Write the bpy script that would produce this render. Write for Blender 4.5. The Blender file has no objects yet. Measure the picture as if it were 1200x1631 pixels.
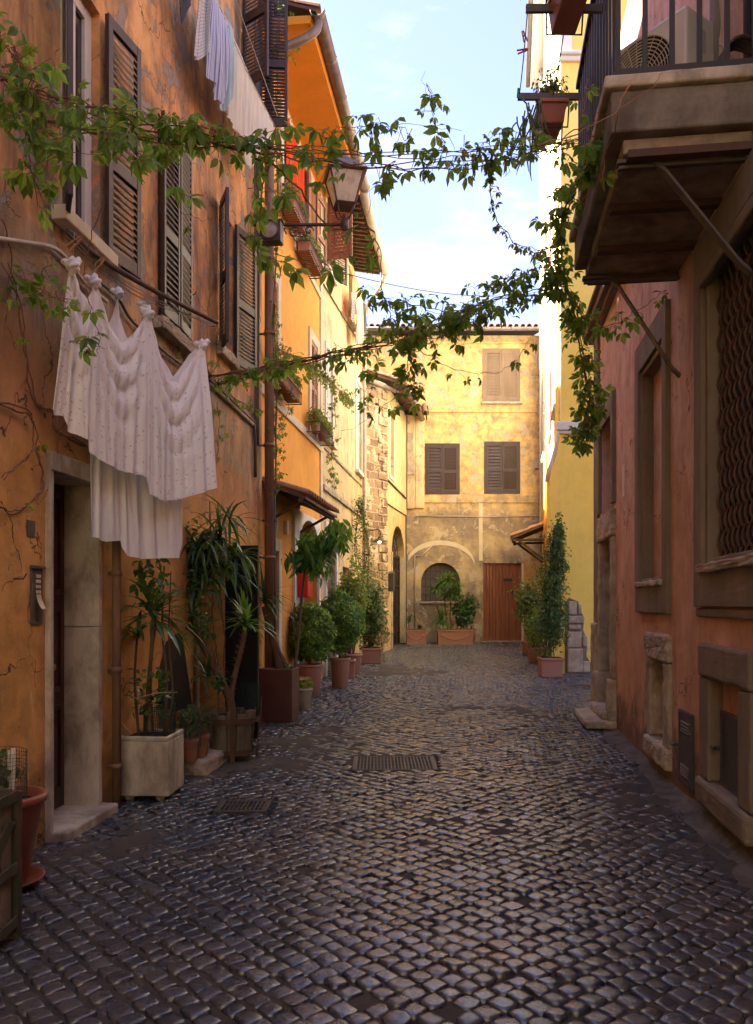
import bpy, bmesh, math, random
import numpy as np
from mathutils import Vector, Matrix
R = math.radians
rng = random.Random(7)
scene = bpy.context.scene
col = scene.collection
# ------------------------------------------------------------------ camera model (photo pixels, 1200 x 1631)
FPX, CX, HY, EYE = 1290.0, 600.0, 962.0, 1.5
def gz(Y):
    return 0.0 if Y < 9 else (0.33 * min(1.0, (Y - 9) / 15.5))
def at(px, py, Y):
    return Vector(((px - CX) / FPX * Y, Y, EYE + (HY - py) / FPX * Y))
def ground(px, py):
    Y = 8.0
    for _ in range(40):
        Y = 0.5 * Y + 0.5 * (EYE - gz(Y)) * FPX / (py - HY)
    return Vector(((px - CX) / FPX * Y, Y, gz(Y)))
# ------------------------------------------------------------------ materials
class NT:
    def __init__(s, name):
        s.m = bpy.data.materials.new(name); s.m.use_nodes = True
        s.t = s.m.node_tree; s.t.nodes.clear()
        s.out = s.t.nodes.new('ShaderNodeOutputMaterial')
    def n(s, typ, ins=None, **kw):
        nd = s.t.nodes.new('ShaderNode' + typ)
        for k, v in kw.items(): setattr(nd, k, v)
        for k, v in (ins or {}).items(): s.set(nd.inputs[k], v)
        return nd
    def set(s, sock, v):
        if isinstance(v, bpy.types.NodeSocket): s.t.links.new(v, sock)
        else:
            if sock.type == 'RGBA' and len(v) == 3: v = (*v, 1)
            sock.default_value = v
    def mix(s, f, a, b, blend='MIX'):
        nd = s.t.nodes.new('ShaderNodeMix'); nd.data_type = 'RGBA'; nd.blend_type = blend; nd.clamp_factor = True
        s.set(nd.inputs[0], f); s.set(nd.inputs[6], a); s.set(nd.inputs[7], b)
        return nd.outputs[2]
    def math(s, op, a, b=0.5, c=None, clamp=False):
        nd = s.t.nodes.new('ShaderNodeMath'); nd.operation = op; nd.use_clamp = clamp
        s.set(nd.inputs[0], a); s.set(nd.inputs[1], b)
        if c is not None: s.set(nd.inputs[2], c)
        return nd.outputs[0]
    def sm(s, v, lo, hi):
        nd = s.t.nodes.new('ShaderNodeMapRange'); nd.interpolation_type = 'SMOOTHSTEP'
        s.set(nd.inputs[0], v); nd.inputs[1].default_value = lo; nd.inputs[2].default_value = hi
        return nd.outputs[0]
    def obj(s):
        return s.n('TexCoord').outputs['Object']
    def scaled(s, v, sc):
        nd = s.n('Mapping', {'Vector': v}); nd.inputs['Scale'].default_value = sc; return nd.outputs[0]
    def noise(s, v, scale, detail=4, rough=.55, dist=0):
        return s.n('TexNoise', {'Vector': v, 'Scale': scale, 'Detail': detail, 'Roughness': rough, 'Distortion': dist}).outputs['Fac']
    def bump(s, h, strength=.3, dist=.01, normal=None):
        d = {'Height': h, 'Strength': strength, 'Distance': dist}
        if normal: d['Normal'] = normal
        return s.n('Bump', d).outputs[0]
    def pbr(s, color, rough=.8, normal=None, spec=.3, metal=0, **kw):
        d = {'Base Color': color, 'Roughness': rough, 'Specular IOR Level': spec, 'Metallic': metal}
        if normal: d['Normal'] = normal
        p = s.n('BsdfPrincipled', d)
        for k, v in kw.items(): s.set(p.inputs[k], v)
        s.t.links.new(p.outputs[0], s.out.inputs[0]); return s.m

def plaster(name, bands, stain=(.12,.08,.05), streak=.5, patch=None, patch_t=.62, var=.35, bump=.5, rough=.9, spec=.15, dirt=0.0, stain_t=.5, light=None, zs=None, chips=False):
    """bands: list of (z, colour) from the ground up; streaks, patches and dirt are real marks on the plaster"""
    s = NT(name); v = s.obj()
    sep = s.n('SeparateXYZ', {'Vector': v}); z = sep.outputs[2]
    n1 = s.noise(v, 1.1, 6, .6); n2 = s.noise(v, 4.5, 6, .65, .6); n3 = s.noise(v, 38, 4, .7)
    st = s.noise(s.scaled(v, (3.2, 3.2, 1.0)), 1.0, 9, .68, .8)
    st2 = s.math('MULTIPLY_ADD', s.noise(s.scaled(v, (9, 9, 1.3)), 1.0, 8, .7, 1.0), .75, s.math('MULTIPLY', s.noise(v, 1.7, 3, .5), .25))
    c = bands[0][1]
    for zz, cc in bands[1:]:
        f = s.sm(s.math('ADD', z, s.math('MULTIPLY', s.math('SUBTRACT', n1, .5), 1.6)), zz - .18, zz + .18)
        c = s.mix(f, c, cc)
    c = s.mix(s.math('MULTIPLY', s.sm(n2, .35, .7), var), c, tuple(x * .55 for x in bands[0][1]), 'MIX')
    c = s.mix(s.math('MULTIPLY', s.sm(n1, .4, .75), var * .8), c, tuple(min(.9, x * 1.35 + .04) for x in bands[-1][1]))
    zm = s.sm(s.math('ADD', z, s.math('MULTIPLY', s.math('SUBTRACT', n1, .5), 2.2)), zs - .3, zs + .5) if zs else None
    if streak:
        f = s.math('MULTIPLY', s.sm(s.math('ADD', s.math('MULTIPLY', st, .7), s.math('MULTIPLY', st2, .3)), stain_t - .06, stain_t + .2), streak)
        if zm: f = s.math('MULTIPLY', f, s.math('MULTIPLY_ADD', zm, .8, .2))
        c = s.mix(f, c, stain)
        f = s.math('MULTIPLY', s.sm(s.math('ADD', s.math('MULTIPLY', st2, .6), s.math('MULTIPLY', s.noise(s.scaled(v, (4, 4, 1.1)), 1.7, 8, .7, .8), .4)), .545, .66), streak * (.75 if light else .4))
        c = s.mix(f, c, light or tuple(min(.9, x * 1.5 + .05) for x in bands[-1][1]))
    h = s.math('ADD', s.math('MULTIPLY', n2, .6), s.math('MULTIPLY', n3, .25))
    if patch:
        pn = s.noise(v, 2.3, 9, .72, .5)
        f = s.sm(s.math('SUBTRACT', pn, s.math('MULTIPLY', s.math('SUBTRACT', 1.0, zm), .09)) if zm else pn, patch_t, patch_t + .025)
        pc = s.mix(s.noise(v, 22, 4, .7), patch, tuple(x * .5 for x in patch))
        c = s.mix(f, c, pc); h = s.math('SUBTRACT', h, s.math('MULTIPLY', f, .9))
    if chips:
        cn = s.noise(v, 17, 6, .75, .4); cm = s.noise(v, 1.9, 4, .6)
        f = s.sm(s.math('ADD', cn, s.math('MULTIPLY', s.math('SUBTRACT', cm, .5), .55)), .655, .675)
        c = s.mix(f, c, s.mix(cm, (.16,.12,.09), (.5,.4,.3))); h = s.math('SUBTRACT', h, s.math('MULTIPLY', f, .6))
        ck = s.n('TexVoronoi', {'Vector': s.n('VectorMath', {0: v, 1: s.n('VectorMath', {0: s.n('TexNoise', {'Vector': v, 'Scale': 2.5, 'Detail': 5}).outputs['Color'], 1: (.9,.9,.9)}, operation='MULTIPLY').outputs[0]}, operation='ADD').outputs[0], 'Scale': .75}, feature='DISTANCE_TO_EDGE').outputs['Distance']
        f = s.math('MULTIPLY', s.sm(ck, .0065, .0015), s.sm(cm, .46, .56))
        c = s.mix(f, c, (.1,.065,.045)); h = s.math('SUBTRACT', h, f)
    if dirt:
        f = s.math('MULTIPLY', s.sm(s.math('SUBTRACT', s.math('MULTIPLY', n2, 1.2), z), -.1, .5), dirt)
        c = s.mix(f, c, (.09, .07, .055))
    c = s.mix(s.math('MULTIPLY', s.sm(n3, .55, .8), .25), c, tuple(x * .4 for x in bands[0][1]))
    return s.pbr(c, rough, s.bump(h, bump, .02), spec)

def simple(name, c, rough=.7, var=.3, scale=8, spec=.3, metal=0, bump=.15, c2=None, stretch=(1, 1, 1), t=.5):
    s = NT(name); v = s.scaled(s.obj(), stretch)
    n = s.noise(v, scale, 6, .65, .3); n2 = s.noise(v, scale * 7, 3, .6)
    c2 = c2 or tuple(x * .45 for x in c)
    cc = s.mix(s.math('MULTIPLY', s.sm(n, t - .18, t + .22), var), c, c2)
    cc = s.mix(s.math('MULTIPLY', n2, var * .4), cc, tuple(x * .6 for x in c))
    return s.pbr(cc, s.math('ADD', s.math('MULTIPLY', n, .25), rough - .12), s.bump(s.math('ADD', n, s.math('MULTIPLY', n2, .4)), bump, .01), spec, metal)

def leafmat(name, cols, rough=.35, trans=.35, spec=.5):
    s = NT(name)
    rnd = s.n('NewGeometry').outputs['Random Per Island']
    ramp = s.n('ValToRGB', {'Fac': rnd}); cr = ramp.color_ramp
    cr.elements[0].color = (*cols[0], 1); cr.elements[1].color = (*cols[-1], 1)
    for i, c in enumerate(cols[1:-1]):
        e = cr.elements.new((i + 1) / (len(cols) - 1)); e.color = (*c, 1)
    c = s.mix(s.math('MULTIPLY', s.noise(s.obj(), 30, 3), .35), ramp.outputs[0], tuple(x * .5 for x in cols[0]))
    p = s.n('BsdfPrincipled', {'Base Color': c, 'Roughness': rough, 'Specular IOR Level': spec})
    tc = s.mix(.5, c, (.35, .55, .05), 'SCREEN')
    tr = s.n('BsdfTranslucent', {'Color': tc})
    mx = s.n('MixShader', {0: trans}); s.t.links.new(p.outputs[0], mx.inputs[1]); s.t.links.new(tr.outputs[0], mx.inputs[2])
    s.t.links.new(mx.outputs[0], s.out.inputs[0]); return s.m
M = {}
# ------------------------------------------------------------------ mesh builder
ROUGH = {'old_stone': .040, 'travertine': .010, 'render_grey': .012, 'concrete': .014}
class MB:
    def __init__(s, T=None): s.v = []; s.f = []; s.mi = []; s.T = T; s.cur = 0; s.uv = None
    def add(s, vs, fs):
        b = len(s.v)
        s.v.extend([s.T(Vector(p)) for p in vs] if s.T else [tuple(p) for p in vs])
        for f in fs: s.f.append([b + i for i in f]); s.mi.append(s.cur)
    def box(s, a, b):
        x0, y0, z0 = a; x1, y1, z1 = b
        s.add([(x0,y0,z0),(x1,y0,z0),(x1,y1,z0),(x0,y1,z0),(x0,y0,z1),(x1,y0,z1),(x1,y1,z1),(x0,y1,z1)],
              [(0,3,2,1),(4,5,6,7),(0,1,5,4),(1,2,6,5),(2,3,7,6),(3,0,4,7)])
    def hexa(s, p):
        s.add(p, [(0,3,2,1),(4,5,6,7),(0,1,5,4),(1,2,6,5),(2,3,7,6),(3,0,4,7)])
    def tube(s, pts, r, k=6, cap=True):
        pts = [Vector(p) for p in pts]
        if len(pts) < 2: return
        rs = r if isinstance(r, (list, tuple)) else [r] * len(pts)
        vs, fs = [], []
        prev = None
        for i, p in enumerate(pts):
            d = (pts[min(i+1, len(pts)-1)] - pts[max(i-1, 0)])
            if d.length < 1e-9: d = Vector((0,0,1))
            d.normalize()
            a = prev if prev is not None else (Vector((0,0,1)) if abs(d.z) < .9 else Vector((1,0,0)))
            a = (a - d * a.dot(d))
            if a.length < 1e-6: a = d.orthogonal()
            a.normalize(); b = d.cross(a); prev = a
            for j in range(k):
                t = 2 * math.pi * j / k
                vs.append(p + (a * math.cos(t) + b * math.sin(t)) * rs[i])
        for i in range(len(pts) - 1):
            for j in range(k):
                fs.append((i*k+j, i*k+(j+1) % k, (i+1)*k+(j+1) % k, (i+1)*k+j))
        if cap: fs.append(tuple(range(k))[::-1]); fs.append(tuple((len(pts)-1)*k + j for j in range(k)))
        s.add(vs, fs)
    def lathe(s, c, prof, k=24, closed=True):
        vs, fs = [], []
        for (r, z) in prof:
            for j in range(k):
                t = 2 * math.pi * j / k
                vs.append((c[0] + r * math.cos(t), c[1] + r * math.sin(t), c[2] + z))
        n = len(prof)
        for i in range(n - 1):
            for j in range(k):
                fs.append((i*k+j, i*k+(j+1) % k, (i+1)*k+(j+1) % k, (i+1)*k+j))
        if closed: fs.append(tuple(range(k))[::-1]); fs.append(tuple((n-1)*k + j for j in range(k)))
        s.add(vs, fs)
    def prism(s, poly, a, b, axis=1):
        """poly: list of 2D points in the other two axes, extruded from a to b along axis"""
        def P(p, t):
            l = [p[0], p[1]]; l.insert(axis, t); return tuple(l)
        n = len(poly)
        s.add([P(p, a) for p in poly] + [P(p, b) for p in poly],
              [tuple(range(n))[::-1], tuple(range(n, 2*n))] + [(i, (i+1) % n, n + (i+1) % n, n + i) for i in range(n)])
    def grid(s, rows, uv=None):
        """rows: list of lists of points"""
        m = len(rows[0]); vs = [p for r in rows for p in r]
        s.add(vs, [(i*m+j, i*m+j+1, (i+1)*m+j+1, (i+1)*m+j) for i in range(len(rows)-1) for j in range(m-1)])
    def build(s, name, mats, parent=None, smooth=False, bevel=0, recalc=True, solid=0, loc=None, rot=None):
        if s.T: s.T = None
        me = bpy.data.meshes.new(name)
        me.from_pydata([tuple(p) for p in s.v], [], s.f)
        if not isinstance(mats, (list, tuple)): mats = [mats]
        for m in mats: me.materials.append(M[m] if isinstance(m, str) else m)
        if len(mats) > 1: me.polygons.foreach_set('material_index', s.mi)
        if smooth: me.polygons.foreach_set('use_smooth', [True] * len(me.polygons))
        if recalc and len(s.f) < 60000:
            bm = bmesh.new(); bm.from_mesh(me); bmesh.ops.recalc_face_normals(bm, faces=bm.faces); bm.to_mesh(me); bm.free()
        if s.uv:
            ul = me.uv_layers.new(name='UVMap')
            for l in me.loops: ul.data[l.index].uv = s.uv[l.vertex_index]
        me.update()
        o = bpy.data.objects.new(name, me); col.objects.link(o)
        if parent: o.parent = parent
        if loc is not None: o.location = loc
        if rot is not None: o.rotation_euler = rot
        if bevel:
            b = o.modifiers.new('b', 'BEVEL'); b.width = bevel; b.segments = 2; b.limit_method = 'ANGLE'; b.angle_limit = R(40)
        if solid:
            b = o.modifiers.new('s', 'SOLIDIFY'); b.thickness = solid
        if bevel and mats[0] in ROUGH and len(s.f) < 60:
            b = o.modifiers.new('sub', 'SUBSURF'); b.subdivision_type = 'SIMPLE'; b.levels = b.render_levels = 4 if len(s.f) < 20 else 3
            for nm, sc, k in (('a', .13, 1.0), ('b', .035, .45)):
                if nm not in bpy.data.textures: tx = bpy.data.textures.new(nm, 'CLOUDS'); tx.noise_scale = sc; tx.noise_depth = 3
                d = o.modifiers.new('d' + nm, 'DISPLACE'); d.texture = bpy.data.textures[nm]; d.strength = ROUGH[mats[0]] * k; d.mid_level = .5
        return o
def tag(o, label=None, cat=None, group=None, kind=None):
    if label: o['label'] = label
    if cat: o['category'] = cat
    if group: o['group'] = group
    if kind: o['kind'] = kind
    return o
def thing(name, label, cat, loc=(0, 0, 0), rz=0, group=None):
    o = bpy.data.objects.new(name, None); col.objects.link(o); o.empty_display_size = .1
    o.location = loc; o.rotation_euler = (0, 0, rz)
    return tag(o, label, cat, group)
# ------------------------------------------------------------------ wall frames
class Wall:
    def __init__(s, p0, p1, out):
        s.p = Vector(p0); d = Vector(p1) - s.p; s.len = d.length; s.d = d.normalized()
        s.out = out; s.N = Vector((-s.d.y, s.d.x)) * out
    def uz(s, px, py, n=0):
        r = (px - CX) / FPX; b = s.p + s.N * n
        u = (r * b.y - b.x) / (s.d.x - r * s.d.y)
        Y = b.y + s.d.y * u
        return u, EYE + (HY - py) / FPX * Y
    def u(s, px, n=0): return s.uz(px, HY, n)[0]
    def W(s, u, z, n=0):
        q = s.p + s.d * u + s.N * n; return Vector((q.x, q.y, z))
    def root(s, name, label, cat):
        return thing(name, label, cat, (s.p.x, s.p.y, 0), math.atan2(s.d.y, s.d.x))
    def box(s, mb, u0, u1, z0, z1, n0, n1):
        a, b = s.out * n0, s.out * n1
        mb.box((min(u0, u1), min(a, b), min(z0, z1)), (max(u0, u1), max(a, b), max(z0, z1)))
    def L(s, u, z, n): return (u, s.out * n, z)
    def tube(s, mb, pts, r, k=8): mb.tube([s.L(*p) for p in pts], r, k)
    def face(s, mb, L, z0, z1, openings, reveal=.3):
        """wall front with rectangular or arched openings, with reveals.  opening = (u0,u1,za,zb[,arch])"""
        us = sorted({0, L} | {min(max(o[i], 0), L) for o in openings for i in (0, 1)})
        zs = sorted({z0, z1} | {min(max(o[i], z0), z1) for o in openings for i in (2, 3)})
        def inside(u, z): return any(o[0] < u < o[1] and o[2] < z < o[3] for o in openings)
        for i in range(len(us)-1):
            for j in range(len(zs)-1):
                if not inside((us[i]+us[i+1])/2, (zs[j]+zs[j+1])/2):
                    mb.add([s.L(us[i],zs[j],0), s.L(us[i+1],zs[j],0), s.L(us[i+1],zs[j+1],0), s.L(us[i],zs[j+1],0)], [(0,1,2,3)])
        for o in openings:
            u0, u1, a, b = o[:4]; arch = len(o) > 4 and o[4]
            r = -reveal
            if arch:
                um = (u0+u1)/2; ru = (u1-u0)/2; rz_ = arch; k = 16
                pts = [(um - ru*math.cos(math.pi*i/k), b - rz_ + rz_*math.sin(math.pi*i/k)) for i in range(k+1)]
                for i in range(k):
                    p, q = pts[i], pts[i+1]
                    mb.add([s.L(*p,0), s.L(*q,0), s.L(q[0],b,0), s.L(p[0],b,0)], [(0,1,2,3)])
                    mb.add([s.L(*p,0), s.L(*q,0), s.L(*q,r), s.L(*p,r)], [(0,1,2,3)])
                top = b - rz_
            else:
                top = b; mb.add([s.L(u0,b,0), s.L(u1,b,0), s.L(u1,b,r), s.L(u0,b,r)], [(0,1,2,3)])
            for u in (u0, u1): mb.add([s.L(u,a,0), s.L(u,top,0), s.L(u,top,r), s.L(u,a,r)], [(0,1,2,3)])
            mb.add([s.L(u0,a,0), s.L(u1,a,0), s.L(u1,a,r), s.L(u0,a,r)], [(0,1,2,3)])
    def frame(s, mb, u0, u1, z0, z1, w, n0, n1, bottom=True, wt=None):
        wt = wt or w
        s.box(mb, u0, u0+w, z0, z1, n0, n1); s.box(mb, u1-w, u1, z0, z1, n0, n1)
        s.box(mb, u0+w, u1-w, z1-wt, z1, n0, n1-.002)
        if bottom: s.box(mb, u0+w, u1-w, z0, z0+wt, n0, n1-.002)

def shutter(parent, w, h, loc, rz, mat='brown_wood', mid=.45, slat=.042, name='shutter', th=.035, slatmat=None):
    """a louvred leaf: local x from the hinge, z up from its foot"""
    mb = MB(); t = th; st = .055 if w > .4 else .04; ms = MB()
    mb.box((0,-t/2,0),(st,t/2,h)); mb.box((w-st,-t/2,0),(w,t/2,h))
    rails = [(0, .09), (h-.08, h)] + ([(h*mid-.045, h*mid+.045)] if mid else [])
    for a, b in rails: mb.box((st,-t/2+.002,a),(w-st,t/2-.002,b))
    zs = sorted(rails)
    for (a, b), (c, d) in zip(zs[:-1], zs[1:]):
        n = max(2, int((c-b)/slat)); p = (c-b)/n
        for i in range(n):
            z = b + (i+.5)*p; q = p*.52
            ms.hexa([(st,-t*.45,z-q-.003),(w-st,-t*.45,z-q-.003),(w-st,t*.45,z+q-.003),(st,t*.45,z+q-.003),
                     (st,-t*.45,z-q+.004),(w-st,-t*.45,z-q+.004),(w-st,t*.45,z+q+.004),(st,t*.45,z+q+.004)] )
    o = mb.build(name, mat, parent, loc=loc, rot=(0,0,rz), bevel=.003)
    ms.build('louvres', slatmat or mat, o)
    return o
# ------------------------------------------------------------------ leaves
def rv(r=rng):
    while True:
        v = Vector((r.uniform(-1,1), r.uniform(-1,1), r.uniform(-1,1)))
        if .05 < v.length < 1: return v.normalized()
def leaflet(mb, p, d, nrm, L, w, curl=.15):
    p = Vector(p); d = Vector(d); side = d.cross(nrm).normalized() * w; up = nrm.normalized()
    m1 = p + d*L*.35 - up*L*.02; m2 = p + d*L*.7 - up*L*curl*.5; tip = p + d*L - up*L*curl
    e = up * w * .35
    mb.add([p, p+d*L*.28+side*.66+e, p+d*L*.60+side+e*.8-up*L*curl*.3, tip, p+d*L*.60-side+e*.8-up*L*curl*.3, p+d*L*.28-side*.66+e, m1, m2],
           [(0,6,1),(1,6,7,2),(2,7,3),(0,5,6),(5,4,7,6),(4,3,7)])
def rhomb(mb, p, d, nrm, L, w):
    side = d.cross(nrm).normalized() * w; up = nrm * (w * .4)
    mb.add([p, p+d*L*.45+side+up, p+d*L, p+d*L*.45-side+up], [(0,1,2),(0,2,3)])
def creeper_leaf(mb, p, d, nrm, L, r=rng):
    d = d.normalized(); nrm = (nrm - d*nrm.dot(d)).normalized(); side = d.cross(nrm)
    n = 5 if r.random() < .7 else 3
    angs = [0, 44, -44, 86, -86][:n]
    for k, a in enumerate(angs):
        a = R(a + r.uniform(-9, 9)); dd = (d*math.cos(a) + side*math.sin(a) - nrm*r.uniform(0,.35)).normalized()
        l = L * (1.12, .98, .98, .72, .72)[k] * r.uniform(.88, 1.08)
        nn = (nrm + side*math.sin(a)*.3 + rv(r)*.15).normalized()
        leaflet(mb, p + dd*L*.10, dd, nn, l, l*.235, r.uniform(.05,.4))
def blade(mb, p, d, L, w, droop, seg=6, fold=.25):
    p = Vector(p); d = Vector(d).normalized(); side = d.cross(Vector((0,0,1)))
    if side.length < .05: side = Vector((1,0,0))
    side.normalize(); pts = []; q = Vector(p); dd = d.copy()
    for i in range(seg+1):
        t = i/seg; pts.append(q.copy()); dd = (dd + Vector((0,0,-droop/seg))).normalized(); q = q + dd*(L/seg)
    vs = []
    for i, c in enumerate(pts):
        t = i/seg; ww = w * (min(1, .55 + t*1.6)) * (1 - t**3.0) + .0008
        up = side.cross(dd).normalized()
        vs += [c - side*ww + Vector((0,0,ww*fold)), c, c + side*ww + Vector((0,0,ww*fold))]
    fs = []
    for i in range(seg):
        b = i*3; fs += [(b, b+1, b+4, b+3), (b+1, b+2, b+5, b+4)]
    mb.add(vs, fs)
def rosette(mb, c, n, L, w, r=rng, up=.2, droop=(.3, 1.4), spread=1.0):
    for i in range(n):
        a = r.uniform(0, 2*math.pi); e = r.uniform(-.25, 1.15) + up
        d = Vector((math.cos(a)*spread, math.sin(a)*spread, math.tan(min(1.35, e))))
        blade(mb, Vector(c) + Vector((0,0,r.uniform(-.06,.06)))*L*1.5, d, L*r.uniform(.65,1.1), w*r.uniform(.8,1.1), r.uniform(*droop))
def cloud(mb, c, rad, n, size, r=rng, kind='rhomb', shell=.45, lump=.22, w=.42, jitter=.8, hang=.2):
    c = Vector(c); ph = [r.uniform(0, 6.28) for _ in range(6)]
    for i in range(n):
        d = rv(r)
        l = 1 + lump*(math.sin(4*d.x+ph[0])*math.sin(5*d.z+ph[1]) + math.sin(7*d.y+ph[2]+3*d.z)*.7 + .6*math.sin(11*d.z+ph[3]+6*d.x))
        t = shell + (1-shell) * r.random()**.7
        p = c + Vector((d.x*rad[0], d.y*rad[1], d.z*rad[2])) * t * l
        nn = (d + rv(r)*jitter + Vector((0,0,.35))).normalized()
        ax = (rv(r) + d*.4 + Vector((0,0,-hang))); ax = (ax - nn*ax.dot(nn)).normalized()
        s = size*r.uniform(.6, 1.25)
        if kind == 'rhomb': rhomb(mb, p, ax, nn, s, s*w)
        else: leaflet(mb, p, ax, nn, s, s*w*.7)
def wob(a, b, n, amp, r=rng):
    a, b = Vector(a), Vector(b); out = []
    L = (b-a).length; o = Vector((0,0,0))
    for i in range(n+1):
        t = i/n; o = o*.7 + rv(r)*amp*.5
        out.append(a.lerp(b, t) + o*min(1, 4*t*(1-t)+.15))
    return out
def smooth_path(pts, k=6):
    pts = [Vector(p) for p in pts]; out = []
    P = [pts[0]*2 - pts[1]] + pts + [pts[-1]*2 - pts[-2]]
    for i in range(1, len(P)-2):
        for j in range(k):
            t = j/k; a, b, c, d = P[i-1], P[i], P[i+1], P[i+2]
            out.append(.5*((2*b) + (c-a)*t + (2*a-5*b+4*c-d)*t*t + (3*b-a-3*c+d)*t**3))
    out.append(pts[-1]); return out
# ------------------------------------------------------------------ materials used
M['a_wall'] = plaster('weathered_orange_plaster', [(0,(.70,.37,.11)), (2.5,(.48,.23,.12)), (3.0,(.38,.28,.19)), (3.9,(.74,.36,.13))], stain=(.16,.10,.075), streak=.88, patch=(.42,.34,.26), patch_t=.535, var=.7, bump=.7, dirt=.5, stain_t=.46, light=(.85,.58,.32), zs=2.7, chips=True)
M['b_wall'] = plaster('bright_orange_plaster', [(0,(.72,.30,.06)), (3,(.82,.38,.07))], stain=(.5,.2,.05), streak=.25, var=.2, bump=.2, dirt=.3)
M['c_wall'] = plaster('stained_cream_plaster', [(0,(.62,.46,.24)), (4.5,(.66,.50,.29)), (7.4,(.75,.50,.22))], stain=(.26,.19,.13), streak=.85, patch=(.42,.36,.27), patch_t=.57, var=.35, bump=.4, dirt=.3)
M['d_wall'] = plaster('old_yellow_plaster', [(0,(.6,.42,.18)), (4,(.66,.5,.26))], stain=(.22,.16,.09), streak=.6, patch=(.4,.32,.22), patch_t=.6, var=.4, bump=.4, dirt=.3)
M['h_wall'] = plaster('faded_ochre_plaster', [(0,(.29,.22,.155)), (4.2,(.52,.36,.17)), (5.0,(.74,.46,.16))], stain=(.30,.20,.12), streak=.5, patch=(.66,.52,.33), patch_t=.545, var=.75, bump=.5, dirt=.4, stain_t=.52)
M['g_wall'] = plaster('pale_cream_plaster', [(0,(.8,.58,.19)), (4.6,(.86,.78,.6))], stain=(.6,.45,.2), streak=.15, var=.1, bump=.15, dirt=.25)
M['f_wall'] = plaster('smooth_yellow_plaster', [(0,(.98,.66,.12)), (9,(.97,.69,.18))], stain=(.62,.42,.15), streak=.3, var=.15, bump=.15, dirt=.3)
M['e_wall'] = plaster('salmon_orange_plaster', [(0,(.62,.33,.19)), (1.3,(.64,.35,.21)), (2.6,(.68,.43,.34))], stain=(.26,.14,.09), streak=.75, var=.5, patch=(.5,.36,.27), patch_t=.66, chips=True, bump=.35, dirt=.75, stain_t=.52)
M['render_grey'] = simple('grey_painted_stone', (.25,.20,.145), .85, .5, 3, .2, bump=.3, c2=(.10,.08,.06), stretch=(1,1,.4))
M['old_stone'] = simple('worn_travertine', (.50,.42,.32), .85, .75, 4, .2, bump=.6, c2=(.17,.13,.095))
M['travertine'] = simple('stained_travertine', (.64,.57,.45), .75, .9, 4.5, .25, bump=.5, c2=(.17,.135,.10), stretch=(1,1,.6), t=.5)
M['pale_trim'] = simple('pale_trim', (.66,.56,.38), .85, .4, 3, .2, bump=.2, c2=(.4,.32,.2))
M['white_trim'] = simple('white_trim', (.75,.7,.6), .8, .3, 3, .2)
M['brown_wood'] = simple('brown_painted_wood', (.055,.031,.025), .5, .4, 5, .4, bump=.12, stretch=(1,1,.3))
M['beige_wood'] = simple('beige_shutter_wood', (.26,.175,.105), .6, .4, 5, .3, stretch=(1,1,.3))
M['rust_wood'] = simple('red_brown_wood', (.30,.12,.06), .6, .4, 5, .3)
M['plank_wood'] = simple('varnished_plank', (.34,.12,.045), .5, .7, 3, .4, bump=.3, c2=(.12,.04,.02), stretch=(6,6,.4))
M['dark_door'] = simple('dark_red_wood', (.065,.028,.02), .4, .4, 5, .5)
M['grey_wood'] = simple('grey_weathered_wood', (.22,.18,.14), .9, .7, 6, .1, bump=.5, c2=(.07,.055,.045), stretch=(1,1,.3))
M['iron'] = simple('dark_iron', (.028,.025,.024), .55, .5, 14, .5, c2=(.06,.035,.025))
M['rusty_iron'] = simple('rusty_iron', (.075,.045,.032), .75, .7, 14, .4, c2=(.14,.06,.03))
M['grey_iron'] = simple('grey_painted_iron', (.085,.075,.07), .6, .5, 12, .4, c2=(.12,.07,.045))
M['hatch'] = simple('grey_hatch_paint', (.06,.055,.058), .5, .5, 6, .4, c2=(.1,.07,.05))
M['pipe'] = simple('painted_pipe', (.26,.15,.09), .6, .6, 5, .35, c2=(.1,.06,.045), stretch=(1,1,.5))
M['copper'] = simple('aged_copper', (.16,.115,.09), .5, .6, 6, .5, metal=.4, c2=(.3,.26,.2))
M['pale_pipe'] = simple('pale_pipe', (.55,.47,.36), .6, .4, 6, .35)
M['orange_pipe'] = simple('orange_pipe', (.75,.33,.06), .5, .2, 6, .4)
M['terracotta'] = simple('terracotta', (.46,.19,.105), .8, .8, 5, .2, c2=(.34,.24,.18), bump=.3, t=.48)
M['plastic_terracotta'] = simple('plastic_terracotta', (.33,.10,.055), .42, .3, 5, .45, bump=.06)
M['tile'] = simple('roof_tile', (.40,.20,.12), .9, .7, 9, .15, c2=(.16,.11,.08), bump=.5)
M['eave_dark'] = simple('eave_wood', (.14,.085,.05), .85, .6, 6, .2)
M['soil'] = simple('soil', (.035,.025,.018), .95, .5, 30, .1, bump=1)
M['glass_dark'] = simple('window_glass', (.022,.022,.024), .08, .1, 3, .7, bump=.01)
def lampglass():
    s = NT('frosted_glass'); v = s.obj(); c = s.mix(s.sm(s.noise(v, 9, 6, .7), .45, .75), (.75,.70,.6), (.42,.36,.28))
    p = s.n('BsdfPrincipled', {'Base Color': c, 'Roughness': .3}); tr = s.n('BsdfTranslucent', {'Color': c}); mx = s.n('MixShader', {0: .6})
    s.t.links.new(p.outputs[0], mx.inputs[1]); s.t.links.new(tr.outputs[0], mx.inputs[2]); s.t.links.new(mx.outputs[0], s.out.inputs[0]); return s.m
M['glass_lamp'] = lampglass()
M['black'] = simple('black_paint', (.008,.008,.009), .45, .2, 6, .3)
M['white_metal'] = simple('white_enamel', (.62,.56,.46), .4, .15, 4, .4, bump=.03)
M['label'] = simple('grey_label', (.45,.42,.42), .5, .2, 20, .3)
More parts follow.
